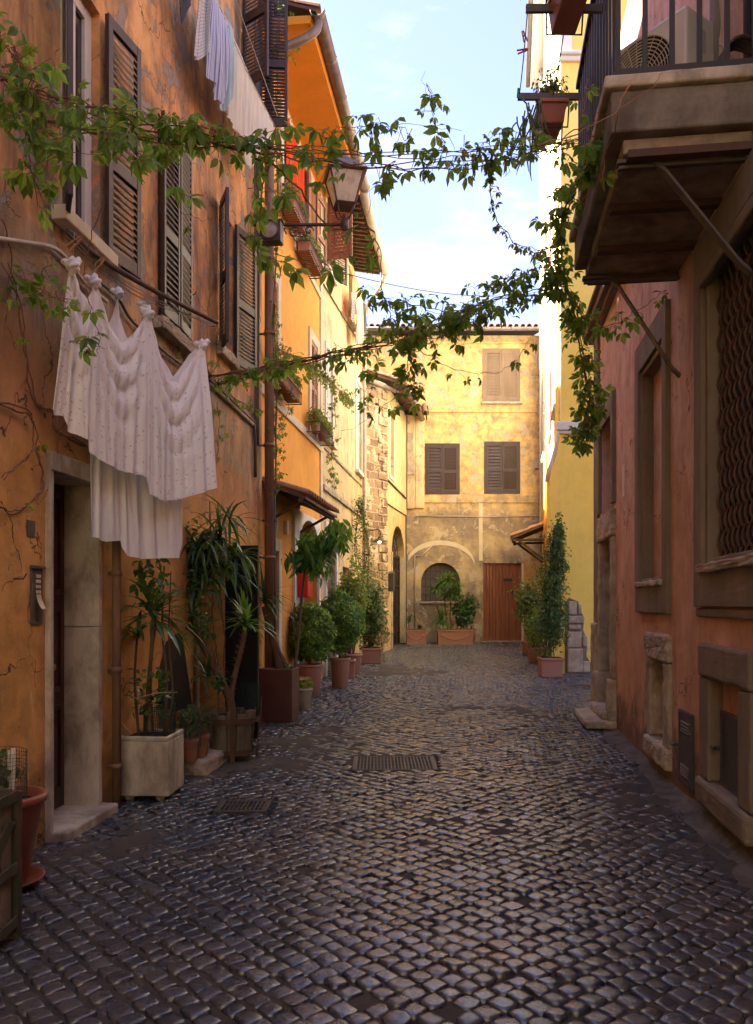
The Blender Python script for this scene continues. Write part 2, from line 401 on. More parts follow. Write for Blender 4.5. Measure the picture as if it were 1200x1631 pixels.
M['red_paint'] = simple('red_paint', (.62,.02,.015), .35, .15, 5, .5, bump=.03)
M['red_cloth'] = simple('red_cloth', (.85,.09,.02), .8, .3, 6, .1)
M['pink_cloth'] = simple('pink_cloth', (.85,.06,.16), .8, .3, 6, .1)
M['green_plastic'] = simple('green_plastic', (.01,.28,.16), .4, .1, 5, .5)
M['orange_plastic'] = simple('orange_plastic', (.5,.1,.04), .4, .1, 5, .5)
M['peg_wood'] = simple('peg_wood', (.45,.24,.11), .7, .2, 5, .2)
M['cable'] = simple('grey_cable', (.10,.08,.065), .6, .4, 6, .3)
M['rope'] = simple('rope', (.42,.37,.3), .9, .3, 30, .1)
M['pole_wood'] = simple('pole_wood', (.15,.105,.075), .85, .7, 9, .2, c2=(.06,.045,.035), bump=.5)
M['green_wood'] = simple('green_flaking_wood', (.055,.062,.04), .8, .8, 7, .2, c2=(.12,.085,.055), bump=.4)
M['concrete'] = simple('balcony_concrete', (.29,.265,.23), .95, .75, 3, .1, c2=(.06,.042,.032), bump=.6)
M['balcony_under'] = simple('balcony_underside', (.44,.35,.27), .95, .9, 4, .1, c2=(.11,.08,.06), bump=.8)
M['corten'] = simple('oxblood_planter', (.11,.035,.028), .5, .6, 5, .4, c2=(.05,.02,.018))
M['bark'] = simple('bark', (.16,.10,.065), .9, .7, 14, .15, c2=(.06,.04,.03), bump=.8, stretch=(1,1,.4))
M['vine_bark'] = simple('vine_stem', (.24,.12,.08), .85, .6, 20, .2, c2=(.09,.05,.035))
M['plant_stem'] = simple('green_stem', (.10,.12,.04), .7, .4, 15, .2)
M['mesh_green'] = simple('green_mesh', (.012,.035,.026), .6, .2, 5, .3)
M['mesh_wire'] = simple('wire_mesh', (.13,.11,.09), .6, .2, 5, .4, metal=.5)
M['grate'] = simple('cast_iron_grate', (.045,.038,.034), .5, .6, 10, .5, c2=(.08,.06,.045), bump=.4)
M['bunch'] = simple('grey_cloth', (.2,.19,.2), .9, .3, 8, .1)
M['curtain'] = simple('pale_curtain', (.42,.36,.27), .9, .5, 3, .1, stretch=(9,9,.3))
M['creeper'] = leafmat('creeper_leaves', [(.05,.125,.018), (.10,.21,.028), (.08,.17,.025), (.18,.30,.04), (.34,.36,.06)], .36, .6)
M['creeper_far'] = leafmat('small_creeper_leaves', [(.07,.14,.02), (.12,.21,.03), (.2,.24,.04), (.24,.14,.04)], .4, .45)
M['box_leaf'] = leafmat('boxwood_leaves', [(.03,.10,.012), (.08,.20,.02), (.19,.34,.035), (.32,.44,.05)], .4, .3)
M['light_leaf'] = leafmat('yellow_green_leaves', [(.10,.16,.02), (.2,.27,.03), (.30,.34,.05)], .4, .4)
M['dark_leaf'] = leafmat('dark_glossy_leaves', [(.02,.06,.012), (.04,.11,.018), (.08,.17,.03)], .28, .25)
M['jasmine'] = leafmat('dusty_green_leaves', [(.05,.10,.025), (.08,.15,.035), (.15,.2,.055)], .4, .3)
M['lance'] = leafmat('lance_leaves', [(.035,.11,.015), (.07,.19,.025), (.12,.27,.03)], .3, .4)
M['yucca'] = leafmat('yucca_blades', [(.03,.08,.03), (.055,.13,.045), (.08,.18,.05)], .3, .25)
M['yucca_bright'] = leafmat('bright_yucca_blades', [(.05,.14,.02), (.09,.22,.03), (.13,.28,.05)], .3, .4)
M['olive_leaf'] = leafmat('rosemary_leaves', [(.10,.12,.03), (.2,.2,.05)], .5, .3)
def brick_mat():
    s = NT('rough_tufa_blocks'); v = s.obj()
    w = s.n('Mapping', {'Vector': v}); w.inputs['Rotation'].default_value = (R(90), 0, 0)
    vv = s.n('VectorMath', {0: w.outputs[0], 1: s.n('VectorMath', {0: s.n('TexNoise', {'Vector': v, 'Scale': 3.0, 'Detail': 4}).outputs['Color'], 1: (.12,.12,.12)}, operation='MULTIPLY').outputs[0]}, operation='ADD').outputs[0]
    b = s.n('TexBrick', {'Vector': vv, 'Color1': (.42,.28,.15,1), 'Color2': (.24,.14,.085,1), 'Mortar': (.5,.42,.3,1), 'Scale': 1.0, 'Mortar Size': .018, 'Mortar Smooth': .3, 'Bias': 0, 'Brick Width': .42, 'Row Height': .21})
    n = s.noise(v, 5, 7, .7); n2 = s.noise(v, 2, 6, .7)
    c = s.mix(s.math('MULTIPLY', s.sm(n, .4, .7), .6), b.outputs['Color'], (.14,.10,.07))
    c = s.mix(s.sm(n2, .52, .58), c, (.6,.48,.3))
    return s.pbr(c, .95, s.bump(s.math('SUBTRACT', n, b.outputs['Fac']), .8, .03), .1)
M['tufa'] = brick_mat()
def floral():
    s = NT('floral_cotton'); uv = s.n('TexCoord').outputs['UV']
    vo = s.n('TexVoronoi', {'Vector': uv, 'Scale': 22.0, 'Randomness': .55}); d = vo.outputs['Distance']
    wob_ = s.noise(uv, 120, 2)
    f = s.sm(s.math('ADD', d, s.math('MULTIPLY', s.math('SUBTRACT', wob_, .5), .35)), .24, .16)
    sel = s.n('SeparateColor', {'Color': vo.outputs['Color']}).outputs[0]
    pc = s.mix(s.sm(sel, .3, .5), (.62,.30,.24), (.50,.40,.20))
    base = s.mix(s.math('MULTIPLY', s.noise(uv, 3, 4), .3), (.90,.89,.90), (.86,.83,.82))
    c = s.mix(s.math('MULTIPLY', f, .62), base, pc)
    vo2 = s.n('TexVoronoi', {'Vector': uv, 'Scale': 45.0, 'Randomness': 1.0})
    c = s.mix(s.math('MULTIPLY', s.sm(vo2.outputs['Distance'], .2, .1), .35), c, (.6,.33,.3))
    fine = s.noise(uv, 7, 5, .6, .8)
    p = s.n('BsdfPrincipled', {'Base Color': c, 'Roughness': .9, 'Specular IOR Level': .1, 'Normal': s.bump(fine, .5, .03)})
    tr = s.n('BsdfTranslucent', {'Color': c}); mx = s.n('MixShader', {0: .14}); s.t.links.new(p.outputs[0], mx.inputs[1]); s.t.links.new(tr.outputs[0], mx.inputs[2])
    s.t.links.new(mx.outputs[0], s.out.inputs[0]); return s.m
M['floral'] = floral()
def cloth(name, c, stripe=None, freq=60.0, axis=0):
    s = NT(name); uv = s.n('TexCoord').outputs['UV']; cc = c
    if stripe:
        x = s.n('SeparateXYZ', {'Vector': uv}).outputs[axis]
        cc = s.mix(s.sm(s.math('SINE', s.math('MULTIPLY', x, freq), 0), .1, .4), c, stripe)
    fine = s.noise(uv, 6, 5, .6, 1.0)
    cc = s.mix(s.math('MULTIPLY', fine, .25), cc, tuple(x*.75 for x in c))
    p = s.n('BsdfPrincipled', {'Base Color': cc, 'Roughness': .9, 'Specular IOR Level': .1, 'Normal': s.bump(fine, .5, .03)})
    tr = s.n('BsdfTranslucent', {'Color': cc}); mx = s.n('MixShader', {0: .14}); s.t.links.new(p.outputs[0], mx.inputs[1]); s.t.links.new(tr.outputs[0], mx.inputs[2])
    s.t.links.new(mx.outputs[0], s.out.inputs[0]); return s.m
M['white_cloth'] = cloth('white_cotton', (.86,.86,.90))
M['shirt_white'] = cloth('checked_white_cotton', (.66,.64,.60), (.5,.49,.47), 150, 1)
M['shirt_stripe'] = cloth('blue_striped_cotton', (.60,.62,.70), (.20,.22,.38), 190, 0)
M['teal_cloth'] = cloth('teal_cotton', (.42,.55,.54))
M['dark_cloth'] = cloth('dark_cotton', (.10,.11,.12))
M['pink_stripe'] = cloth('pink_striped_cotton', (.85,.05,.14), (.85,.8,.7), 90, 1)
M['linen_cloth'] = cloth('linen', (.6,.56,.45))
# ------------------------------------------------------------------ plan of the street
WA = Wall((-3.061,-4), (-1.488,10.5), -1)
WB = Wall((-1.553,10.54), (-1.007,14.94), -1)
WC = Wall((-1.007,14.94), (-.36,20.2), -1)
WD = Wall((-.36,20.2), (.27,21.2), -1)
WS = Wall((.27,21.2), (.92,24.8), -1)
WH = Wall((-.6,24.8), (5.07,24.8), -1)
WG = Wall((3.57,15.7), (5.07,24.8), 1)
WF = Wall((3.57,15.7), (12,15.7), -1)
WE = Wall((.984,-4), (3.06,11.3), 1)
def xl(Y):
    for w in (WA, WB, WC, WD, WS):
        a, b = w.p, w.p + w.d*w.len
        if Y <= b.y: return a.x + (b.x-a.x)*(Y-a.y)/(b.y-a.y)
    return .92
def xr(Y):
    if Y < 11.3: return .984 + (3.06-.984)*(Y+4)/15.3
    if Y < 15.7: return 8.0
    return 3.57 + (5.07-3.57)*(Y-15.7)/9.1
# ---- ground sheet
def fbm(x, y, seed=0, oct=4):
    """cheap value noise on numpy arrays"""
    out = np.zeros_like(x, dtype=float); amp = 1.0; tot = 0
    for o in range(oct):
        xi = np.floor(x).astype(np.int64); yi = np.floor(y).astype(np.int64); fx = x-xi; fy = y-yi
        fx = fx*fx*(3-2*fx); fy = fy*fy*(3-2*fy)
        def h(a, b):
            n = (a*374761393 + b*668265263 + seed*1442695041 + o*97) & 0x7fffffff
            n = ((n ^ (n >> 13)) * 1274126177) & 0x7fffffff
            return (n & 0xffff) / 65535.0
        out += amp*((h(xi,yi)*(1-fx)+h(xi+1,yi)*fx)*(1-fy) + (h(xi,yi+1)*(1-fx)+h(xi+1,yi+1)*fx)*fy)
        tot += amp; amp *= .5; x = x*2.03+11.3; y = y*2.03+5.7
    return out / tot
def gz_np(Y): return np.where(Y < 9, 0, .33*np.minimum(1, (Y-9)/15.5))
def cover(x, y):   # height of the dirt between and over the stones
    n = fbm(x*1.1, y*.8, 3, 4); n2 = fbm(x*9, y*9, 8, 3)
    near = np.clip((x - (-1.2 + .0*y)) , 0, 1)
    return -.0055 + .020*np.clip((n-.47)*3, 0, 1) + (n2-.5)*.014
GR = [(-.22,.56,7.32,7.98), (-1.18,-.80,5.85,6.2), (-1.35,-.92,9.9,10.4)]   # openings in the paving for gratings
def make_ground():
    xs = np.concatenate([[-400,-60,-12,-6], np.arange(-3.4,5.6,.045), [7,9,14,60,400]])
    ys = np.concatenate([[-400,-60,-14,-3,0], np.arange(1.2,9,.045), np.arange(9,25.4,.09), [30,60,400]])
    X, Y = np.meshgrid(xs, ys); Z = gz_np(Y) + cover(X, Y) - .004
    inn = (X > -3.5) & (X < 5.7) & (Y > 1) & (Y < 25.5)
    Z = np.where(inn, Z, gz_np(Y) - .02)
    for a, b, c, d in GR: Z = np.where((X > a-.02) & (X < b+.02) & (Y > c-.02) & (Y < d+.02), gz_np(Y)-.02, Z)
    v = np.stack([X, Y, Z], -1).reshape(-1, 3); m = len(xs); n = len(ys)
    i = np.arange((n-1)*(m-1)); r, c = i//(m-1), i % (m-1); a = r*m + c
    f = np.stack([a, a+1, a+m+1, a+m], -1)
    me = bpy.data.meshes.new('ground'); fast_mesh(me, v, f)
    s = NT('packed_dirt'); p = s.obj(); n1 = s.noise(p, 3, 6); n2 = s.noise(p, 60, 4, .7)
    cc = s.mix(n1, (.045,.038,.034), (.10,.084,.07)); cc = s.mix(s.sm(n2, .58, .75), cc, (.14,.11,.085))
    s.pbr(cc, .92, s.bump(n2, .7, .01), .15); me.materials.append(s.m)
    o = bpy.data.objects.new('ground', me); col.objects.link(o); tag(o, kind='structure')
def fast_mesh(me, v, f, smooth=True):
    k = f.shape[1]
    me.vertices.add(len(v)); me.vertices.foreach_set('co', v.astype(np.float32).ravel())
    me.loops.add(f.size); me.loops.foreach_set('vertex_index', f.astype(np.int32).ravel())
    me.polygons.add(len(f)); me.polygons.foreach_set('loop_start', np.arange(0, f.size, k, dtype=np.int32))
    try: me.polygons.foreach_set('loop_total', np.full(len(f), k, dtype=np.int32))
    except Exception: pass
    me.polygons.foreach_set('use_smooth', np.full(len(f), smooth)); me.update(calc_edges=True); me.validate()
make_ground()
def make_cobbles():
    g = np.random.default_rng(5)
    sp = .097; ang = R(45 - 6)
    I, J = np.meshgrid(np.arange(-330, 330), np.arange(-330, 330)); I = I.ravel().astype(float); J = J.ravel().astype(float)
    ox = (I + (J % 2)*0.0)*sp; oy = J*sp
    x = ox*math.cos(ang) - oy*math.sin(ang); y = ox*math.sin(ang) + oy*math.cos(ang) + 8
    k = (x > -5) & (x < 10) & (y > .8) & (y < 27); x, y, I, J = x[k], y[k], I[k], J[k]
    # the rows bend: low-frequency warp
    wx = .16*np.sin(y*.5+x*.3)+.035*np.sin(y*1.5+.7)+.02*np.sin(x*2.3+y*1.1); wy = .16*np.sin(x*.7+.5)+.03*np.sin(x*2.1+y*.8)
    rot = -.5*(.08*np.cos(y*.5+x*.3)+.05*np.cos(y*1.5+.7)) + .5*(.112*np.cos(x*.7+.5)+.06*np.cos(x*2.1+y*.8))
    jx, jy = g.normal(0,.0042,len(x)), g.normal(0,.0042,len(x))
    x = x + wx + jx; y = y + wy + jy
    L = np.array([xl(t) for t in y]); Rr = np.array([xr(t) for t in y])
    k = (x > L-.05) & (x < Rr+.05) & (y > 1.0) & (y < 24.85) & ~((x > xr(5)-99) & (y < 2) & (np.abs(x) > 3))
    edge = (x > Rr-.17-.05*np.sin(y*3)) & (y < 11) ; k &= ~edge          # a plain gutter strip along the right wall
    for a, b, c, d in GR: k &= ~((x > a-.05) & (x < b+.05) & (y > c-.05) & (y < d+.05))
    k &= g.random(len(x)) > .012
    x, y, rot = x[k], y[k], rot[k]; N = len(x)
    th = np.linspace(0, 2*np.pi, 9)[:-1] + np.pi/8*0
    # rounded square outline, superellipse
    K = 8; tt = np.arange(K)*2*np.pi/K
    cs, sn = np.cos(tt), np.sin(tt); rad = (np.abs(cs)**5 + np.abs(sn)**5)**(-1/5)
    ux, uy = cs*rad, sn*rad
    hs = .0462*g.uniform(.88,1.05,N); asp = g.uniform(.9,1.08,N); a = ang + rot + g.normal(0,.06,N)
    jr = 1 + g.normal(0,.06,(N,K))
    dome = g.uniform(.002,.007,N); tx, ty = g.normal(0,.035,N), g.normal(0,.035,N); hz = g.normal(0,.003,N)
    rings = [(0,1.0),(.55,.97),(.9,.72),(1.0,-.05),(1.04,-3.2)]
    verts = []
    for fr, hh in rings[1:]:
        lx = ux[None]*hs[:,None]*asp[:,None]*fr*jr; ly = uy[None]*hs[:,None]/asp[:,None]*fr*jr
        X = x[:,None] + lx*np.cos(a)[:,None] - ly*np.sin(a)[:,None]; Y = y[:,None] + lx*np.sin(a)[:,None] + ly*np.cos(a)[:,None]
        Z = gz_np(y)[:,None] + hz[:,None] + dome[:,None]*hh + lx*tx[:,None] + ly*ty[:,None] + g.normal(0,.0013,(N,K))
        verts.append(np.stack([X,Y,Z],-1))
    c = np.stack([x, y, gz_np(y)+hz+dome], -1)[:,None,:]
    V = np.concatenate([c]+verts, 1); P = V.shape[1]; V = V.reshape(-1,3)
    base = np.arange(N)[:,None]*P; tri, quad = [], []
    for j in range(K):
        j2 = (j+1) % K; q0 = base[:,0]
        tri.append(np.stack([q0, q0+1+j, q0+1+j2], -1))
        for r_ in range(3):
            quad.append(np.stack([q0+1+r_*K+j, q0+1+(r_+1)*K+j, q0+1+(r_+1)*K+j2, q0+1+r_*K+j2], -1))
    tri = np.concatenate(tri); quad = np.concatenate(quad)
    me = bpy.data.meshes.new('cobblestones')
    me.vertices.add(len(V)); me.vertices.foreach_set('co', V.astype(np.float32).ravel())
    lo = np.concatenate([tri.ravel(), quad.ravel()]).astype(np.int32)
    me.loops.add(len(lo)); me.loops.foreach_set('vertex_index', lo)
    st = np.concatenate([np.arange(len(tri))*3, len(tri)*3+np.arange(len(quad))*4]).astype(np.int32)
    me.polygons.add(len(st)); me.polygons.foreach_set('loop_start', st)
    me.polygons.foreach_set('use_smooth', np.ones(len(st), dtype=bool)); me.update(calc_edges=True)
    s = NT('worn_basalt'); p = s.obj(); rnd = s.n('NewGeometry').outputs['Random Per Island']
    n = s.noise(p, 26, 6, .7, .4); n2 = s.noise(p, 85, 6, .78); big = s.noise(p, .8, 4, .6)
    cc = s.mix(rnd, (.019,.027,.047), (.046,.056,.080)); cc = s.mix(s.math('MULTIPLY', s.sm(n, .42, .7), .6), cc, (.085,.08,.08))
    cc = s.mix(s.math('MULTIPLY', s.sm(s.math('ADD', big, s.math('MULTIPLY', n, .25)), .58, .74), .6), cc, (.10,.084,.07))
    cc = s.mix(s.math('MULTIPLY', s.sm(n2, .5, .8), .4), cc, (.16,.135,.12))
    ro = s.math('ADD', .10, s.math('ADD', s.math('MULTIPLY', n, .16), s.math('MULTIPLY', rnd, .12)))
    s.pbr(cc, ro, s.bump(s.math('ADD', n, s.math('MULTIPLY', n2, .6)), .24, .006), 1.0)
    me.materials.append(s.m)
    o = bpy.data.objects.new('cobblestone_road', me); col.objects.link(o); tag(o, kind='structure')
    print('cobbles', N)
make_cobbles()
# gutter strip / mortar skirt along the right-hand wall and a worn step at the left
def gutter_strip():
    mb = MB(); rows = []
    for i in range(0, 140):
        Y = 1.5 + i*.07
        xw = xr(Y)+.02; w = .21+.03*math.sin(Y*2.3)+.02*math.sin(Y*9); g0 = gz(Y)
        k = max(0, 1-abs(Y-5.4)/.9)
        rows.append([(xw-w, Y, g0-.012), (xw-w*.8, Y, g0+.004+.004*math.sin(Y*13)), (xw-w*.45, Y, g0+.006+.004*math.sin(Y*7+1)), (xw-w*.18, Y, g0+.02+.05*k), (xw, Y, g0+.05+.1*k)])
    mb.grid(rows); tag(mb.build('pavement', 'skirt', smooth=True), kind='structure')
M['skirt'] = simple('stained_mortar', (.15,.125,.105), .9, .8, 5, .2, c2=(.035,.03,.027), bump=.9)
gutter_strip()
# iron gratings in the paving
def grating(lo, label, nx, ny, hole=.6, group=None):
    x0, x1, y0, y1 = lo; z = gz((y0+y1)/2)
    t = thing('manhole_grate', label, 'grate', ((x0+x1)/2, (y0+y1)/2, z)); w, h = (x1-x0)/2, (y1-y0)/2
    mb = MB(); fr = .035
    for a in (((-w,-h,-.03),(w,-h+fr,.004)), ((-w,h-fr,-.03),(w,h,.004)), ((-w,-h+fr,-.03),(-w+fr,h-fr,.004)), ((w-fr,-h+fr,-.03),(w,h-fr,.004))): mb.box(*a)
    mb.build('frame', 'grate', t, bevel=.003)
    mb = MB()
    for i in range(nx+1):
        x = -w+fr+(2*w-2*fr)*i/nx; mb.box((x-.006,-h+fr,-.02),(x+.006,h-fr,.001))
    for j in range(ny+1):
        y = -h+fr+(2*h-2*fr)*j/ny; mb.box((-w+fr,y-.008,-.02),(w-fr,y+.008,-.001))
    mb.build('grid', 'grate', t)
    return t
grating(GR[0], 'large rectangular iron grate sunk in the middle of the cobbled street', 22, 9)
grating(GR[1], 'small worn iron grate in the cobbles in front of the white stone planter', 10, 3)
grating(GR[2], 'low iron grate in the cobbles at the foot of the oxblood planter box', 10, 3)
mb = MB()
for i in range(8): 
    a = rng.uniform(-.004,.004); mb.box((.60,7.3+i*.085,-.03),(.72,7.375+i*.085,.004+a))
tag(mb.build('paving_border', 'render_grey', bevel=.006), kind='structure')
# ================================================================== building helpers
def mass(w, mb, L, z1, u0=0, depth=6, z0=-.3, gap=.32):
    w.box(mb, u0, L, z0, z1, -gap, -depth)
    for u in (u0, L):
        mb.add([w.L(u,z0,0), w.L(u,z0,-gap), w.L(u,z1,-gap), w.L(u,z1,0)], [(0,1,2,3)])
    mb.add([w.L(u0,z1,0), w.L(L,z1,0), w.L(L,z1,-gap), w.L(u0,z1,-gap)], [(0,1,2,3)])
def window(root, w, u0, u1, z0, z1, fmat='pale_trim', depth=.16, panes=True, fw=.05, glass='glass_dark', curtain=False):
    mb = MB(); w.frame(mb, u0, u1, z0, z1, fw, -depth-.05, -depth)
    um = (u0+u1)/2; w.box(mb, um-fw*.5, um+fw*.5, z0+fw, z1-fw, -depth-.045, -depth-.004)
    if panes: w.box(mb, u0+fw, u1-fw, z0+(z1-z0)*.62, z0+(z1-z0)*.62+.03, -depth-.043, -depth-.006)
    f = mb.build('window', fmat, root, bevel=.004)
    mb = MB(); w.box(mb, u0+fw*.6, u1-fw*.6, z0+fw*.6, z1-fw*.6, -depth-.035, -depth-.028); mb.build('pane', glass, f)
    if curtain:
        mb = MB(); rows = []
        n = 40
        for zz in (z0+.03, z1-.03): rows.append([w.L(u0+.03+(u1-u0-.06)*i/n, zz, -depth-.085+.018*math.sin(i*1.7)) for i in range(n+1)])
        mb.grid(rows); mb.build('curtain', 'curtain', f, smooth=True, solid=.003)
    return f
def surround(root, w, u0, u1, z0, z1, wd, mat, proj=.04, bottom=True, wt=None, name='window_surround', bev=.008, deep=0.0):
    mb = MB(); w.frame(mb, u0-wd, u1+wd, z0-(wt or wd if bottom else 0), z1+(wt or wd), wd, -deep-.01, proj, bottom, wt or wd)
    return mb.build(name, mat, root, bevel=bev)
def closed_shutters(root, w, u0, u1, z0, z1, mat, n=.02, slat=.042, mid=.45, ajar=(0,0)):
    wd = (u1-u0)/2 - .004; base = 0
    for k in (0, 1):
        if k == 0: shutter(root, wd, z1-z0, w.L(u0, z0, n), base + w.out*ajar[0], mat, mid, slat)
        else: shutter(root, wd, z1-z0, w.L(u1, z0, n), math.pi - w.out*ajar[1], mat, mid, slat)
def open_leaf(root, w, u, z0, z1, wd, ang, mat, n=.03, dirn=1, mid=.45, slat=.042, slatmat=None):
    """hinged at u; ang = degrees from the closed position; dirn=+1 hinge on the low-u side"""
    a = R(ang)*w.out
    rz = a if dirn > 0 else math.pi - a
    return shutter(root, wd, z1-z0, w.L(u, z0, n), rz, mat, mid, slat, slatmat=slatmat)
def wall_tube(root, w, pts, r, mat, name, clips=0):
    mb = MB(); w.tube(mb, pts, r, 8)
    if clips:
        for i in range(clips):
            t = (i+.5)/clips; a = Vector(pts[0]).lerp(Vector(pts[-1]), t)
            w.tube(mb, [(a.x, a.y-.02, a.z), (a.x, a.y+.02, a.z)], r*1.25, 8)
            w.box(mb, a.x-.01, a.x+.01, a.y-.012, a.y+.012, 0, a.z)
    return mb.build(name, mat, root, smooth=True)
def tiles_on(mb, w, u0, u1, n0, n1, z0, z1, pitch=.19, r=.075, rows=0):
    """barrel tiles running down the slope from (n1,z1) to (n0,z0); n0 is the lower, outer edge"""
    k = int(round((u1-u0)/pitch)); seg = max(1, int(math.hypot(n1-n0, z1-z0)/.38))
    for i in range(k):
        uc = u0 + (i+.5)*(u1-u0)/k
        for j in range(seg):
            a = j/seg; b = (j+1.12)/seg; b = min(b, 1)
            na, za, nb, zb = n0+(n1-n0)*a, z0+(z1-z0)*a, n0+(n1-n0)*b, z0+(z1-z0)*b
            jt = rng.uniform(-.012,.012); rr = r*rng.uniform(.94,1.08)
            for sgn, q in ((1, rr), (1, rr-.014)):
                pass
            vs = []; m = 7
            for (nn, zz, rad) in ((na, za+.015, rr), (nb, zb, rr*.82)):
                for t in range(m): 
                    an = math.pi*t/(m-1); vs.append(w.L(uc+jt+math.cos(an)*rad, zz+math.sin(an)*rad, nn))
                for t in range(m):
                    an = math.pi*(m-1-t)/(m-1); vs.append(w.L(uc+jt+math.cos(an)*(rad-.014), zz+math.sin(an)*(rad-.014), nn))
            K = 2*m
            fs = [(t, (t+1) % K, K+(t+1) % K, K+t) for t in range(K)]
            for e in (0, K): fs += [(e+t, e+t+1, e+K-2-t, e+K-1-t) for t in range(m-1)]
            mb.add(vs, fs)
def tile_roof(root, w, u0, u1, n0, n1, z0, z1, name='roof', pitch=.19, r=.075, deck='eave_dark', tiles_to=None):
    mb = MB(); k = .03
    mb.hexa([w.L(u0,z0-k-.03,n0), w.L(u1,z0-k-.03,n0), w.L(u1,z1-k-.03,n1), w.L(u0,z1-k-.03,n1), w.L(u0,z0-.02,n0), w.L(u1,z0-.02,n0), w.L(u1,z1-.02,n1), w.L(u0,z1-.02,n1)])
    rf = mb.build(name, deck, root)
    mb = MB(); t = tiles_to or n1; zt = z0+(z1-z0)*(t-n0)/(n1-n0)
    tiles_on(mb, w, u0, u1, n0+.04, t, z0, zt, pitch, r)
    mb.build('tiles', 'tile', rf, smooth=False)
    return rf
def halfgutter(root, w, u0, u1, n, z, r, mat='copper', name='gutter'):
    mb = MB(); rows = []
    for u in (u0, u1): rows.append([w.L(u, z - r*math.sin(math.pi*t/10), n + r*math.cos(math.pi*t/10)) for t in range(11)])
    mb.grid(rows)
    k = int((u1-u0)/.9)
    o = mb.build(name, mat, root, smooth=True, solid=.008)
    for i in range(k+1):
        mb = MB(); u = u0 + .06 + (u1-u0-.12)*i/max(1,k)
        mb.grid([[w.L(u+s, z - (r+.008)*math.sin(math.pi*t/10)+.004, n + (r+.008)*math.cos(math.pi*t/10)) for t in range(11)] for s in (-.02,.02)]); mb.build('strap', mat, o, solid=.006)
    return o
def grille(mb, w, u0, u1, z0, z1, n, nu, nz, r=.008):
    for i in range(1, nu): u = u0+(u1-u0)*i/nu; w.tube(mb, [(u,z0,n),(u,z1,n)], r, 6)
    for j in range(1, nz): z = z0+(z1-z0)*j/nz; w.tube(mb, [(u0,z,n+.01),(u1,z,n+.01)], r, 6)
def lintel_panel_door(root, w, u0, u1, z0, z1, n, mat, name='door', knob=True, rows=((.05,.32),(.36,.62),(.66,.97))):
    mb = MB(); w.box(mb, u0, u1, z0, z1, n-.05, n); H = z1-z0; um = (u0+u1)/2
    for a, b in ((u0+.05, um-.02), (um+.02, u1-.05)):
        for c, d in rows:
            w.frame(mb, a, b, z0+H*c, z0+H*d, .035, n-.01, n+.018); w.box(mb, a+.07, b-.07, z0+H*c+.07, z0+H*d-.07, n-.01, n+.012)
    d_ = mb.build(name, mat, root, bevel=.004)
    if knob:
        mb = MB(); 
        c = w.L(um+.04, z0+1.0, n+.05); mb.lathe((0,0,0), [(.001,-.03),(.02,-.025),(.034,0),(.02,.025),(.001,.03)], 14)
        mb.build('handle', 'brass', d_, smooth=True, loc=c, rot=(R(90),0,0))
    return d_
M['brass'] = simple('brass', (.45,.27,.08), .3, .2, 10, .5, metal=.9)
# ================================================================== A: weathered orange house on the left
A = WA.root('orange_house', 'tall weathered rust orange house at near left with brown shutters and narrow dark door', 'house')
uA = WA.u; LA = WA.len
d0, d1 = uA(78), uA(154); w0, w1 = uA(97), uA(159); x0, x1 = uA(349), uA(370); b1 = uA(411,.37); b0 = b1-.92
s0, s1 = uA(252), uA(293); t0, t1 = uA(384), uA(409)
opsA = [(d0,d1,-.3,2.37), (w0,w1,4.05,5.75), (x0,x1,4.28,5.78), (b0,b1,-.3,2.12), (s0,s1,4.05,5.72), (t0,t1,7.6,9.3), (2.2,3.2,4.05,5.75)]
mb = MB(); WA.face(mb, LA, -.3, 11.5, opsA, .3); mass(WA, mb, LA, 11.5); mb.build('wall', 'a_wall', A)
# door with its stone jambs, lintel and threshold
mb = MB(); WA.box(mb, d0-.045, d0+.0, 0, 2.40, -.28, .035); mb.build('door_jamb', 'travertine', A, bevel=.006)
mb = MB(); WA.box(mb, d1-.03, d1+.03, 1.34, 2.34, -.24, .03); WA.box(mb, d1-.028, d1+.032, .02, 1.335, -.24, .028); mb.build('door_jamb', 'travertine', A, bevel=.006)
mb = MB(); WA.box(mb, d0-.045, d1+.03, 2.34, 2.46, -.24, .05); mb.build('lintel', 'travertine', A, bevel=.008)
mb = MB(); WA.box(mb, d0-.02, d1+.08, -.05, .065, -.28, .13); mb.build('threshold', 'travertine', A, bevel=.015)
lintel_panel_door(A, WA, d0+.0, d1-.03, .07, 2.34, -.225, 'dark_door')
# big window with folded-back shutters
wn = window(A, WA, w0, w1, 4.05, 5.75, 'white_trim', .06, False, .10, curtain=True)
mb = MB(); WA.box(mb, w0-.12, w1+.1, 3.95, 4.045, -.1, .1); mb.build('sill', 'pale_trim', A, bevel=.01)
open_leaf(A, WA, w1+.01, 4.0, 5.76, .42, 170, 'brown_wood', .05, -1, .4, .05, 'beige_wood')  # slats coloured beige for the sky light they reflect; frame stays brown
open_leaf(A, WA, w0-.01, 4.0, 5.76, .34, 150, 'brown_wood', .05, 1, .4, .05)
closed_shutters(A, WA, s0-.02, s1+.05, 3.98, 5.72, 'brown_wood', .05, .05, .42, (R(2), R(3)))
mb = MB(); WA.box(mb, s0-.1, s1+.12, 3.84, 3.95, -.05, .09); mb.build('sill', 'old_stone', A, bevel=.012)
window(A, WA, x0, x1, 4.28, 5.78, 'pale_trim', .15, True, .05, curtain=True)
open_leaf(A, WA, x0-.01, 4.22, 5.8, .33, 152, 'brown_wood', .03, 1, .45, .042)
open_leaf(A, WA, x1+.01, 4.22, 5.8, .5, 168, 'brown_wood', .04, -1, .45, .042)
mb = MB(); WA.box(mb, x0-.08, x1+.08, 4.16, 4.27, -.05, .07); mb.build('sill', 'old_stone', A, bevel=.012)
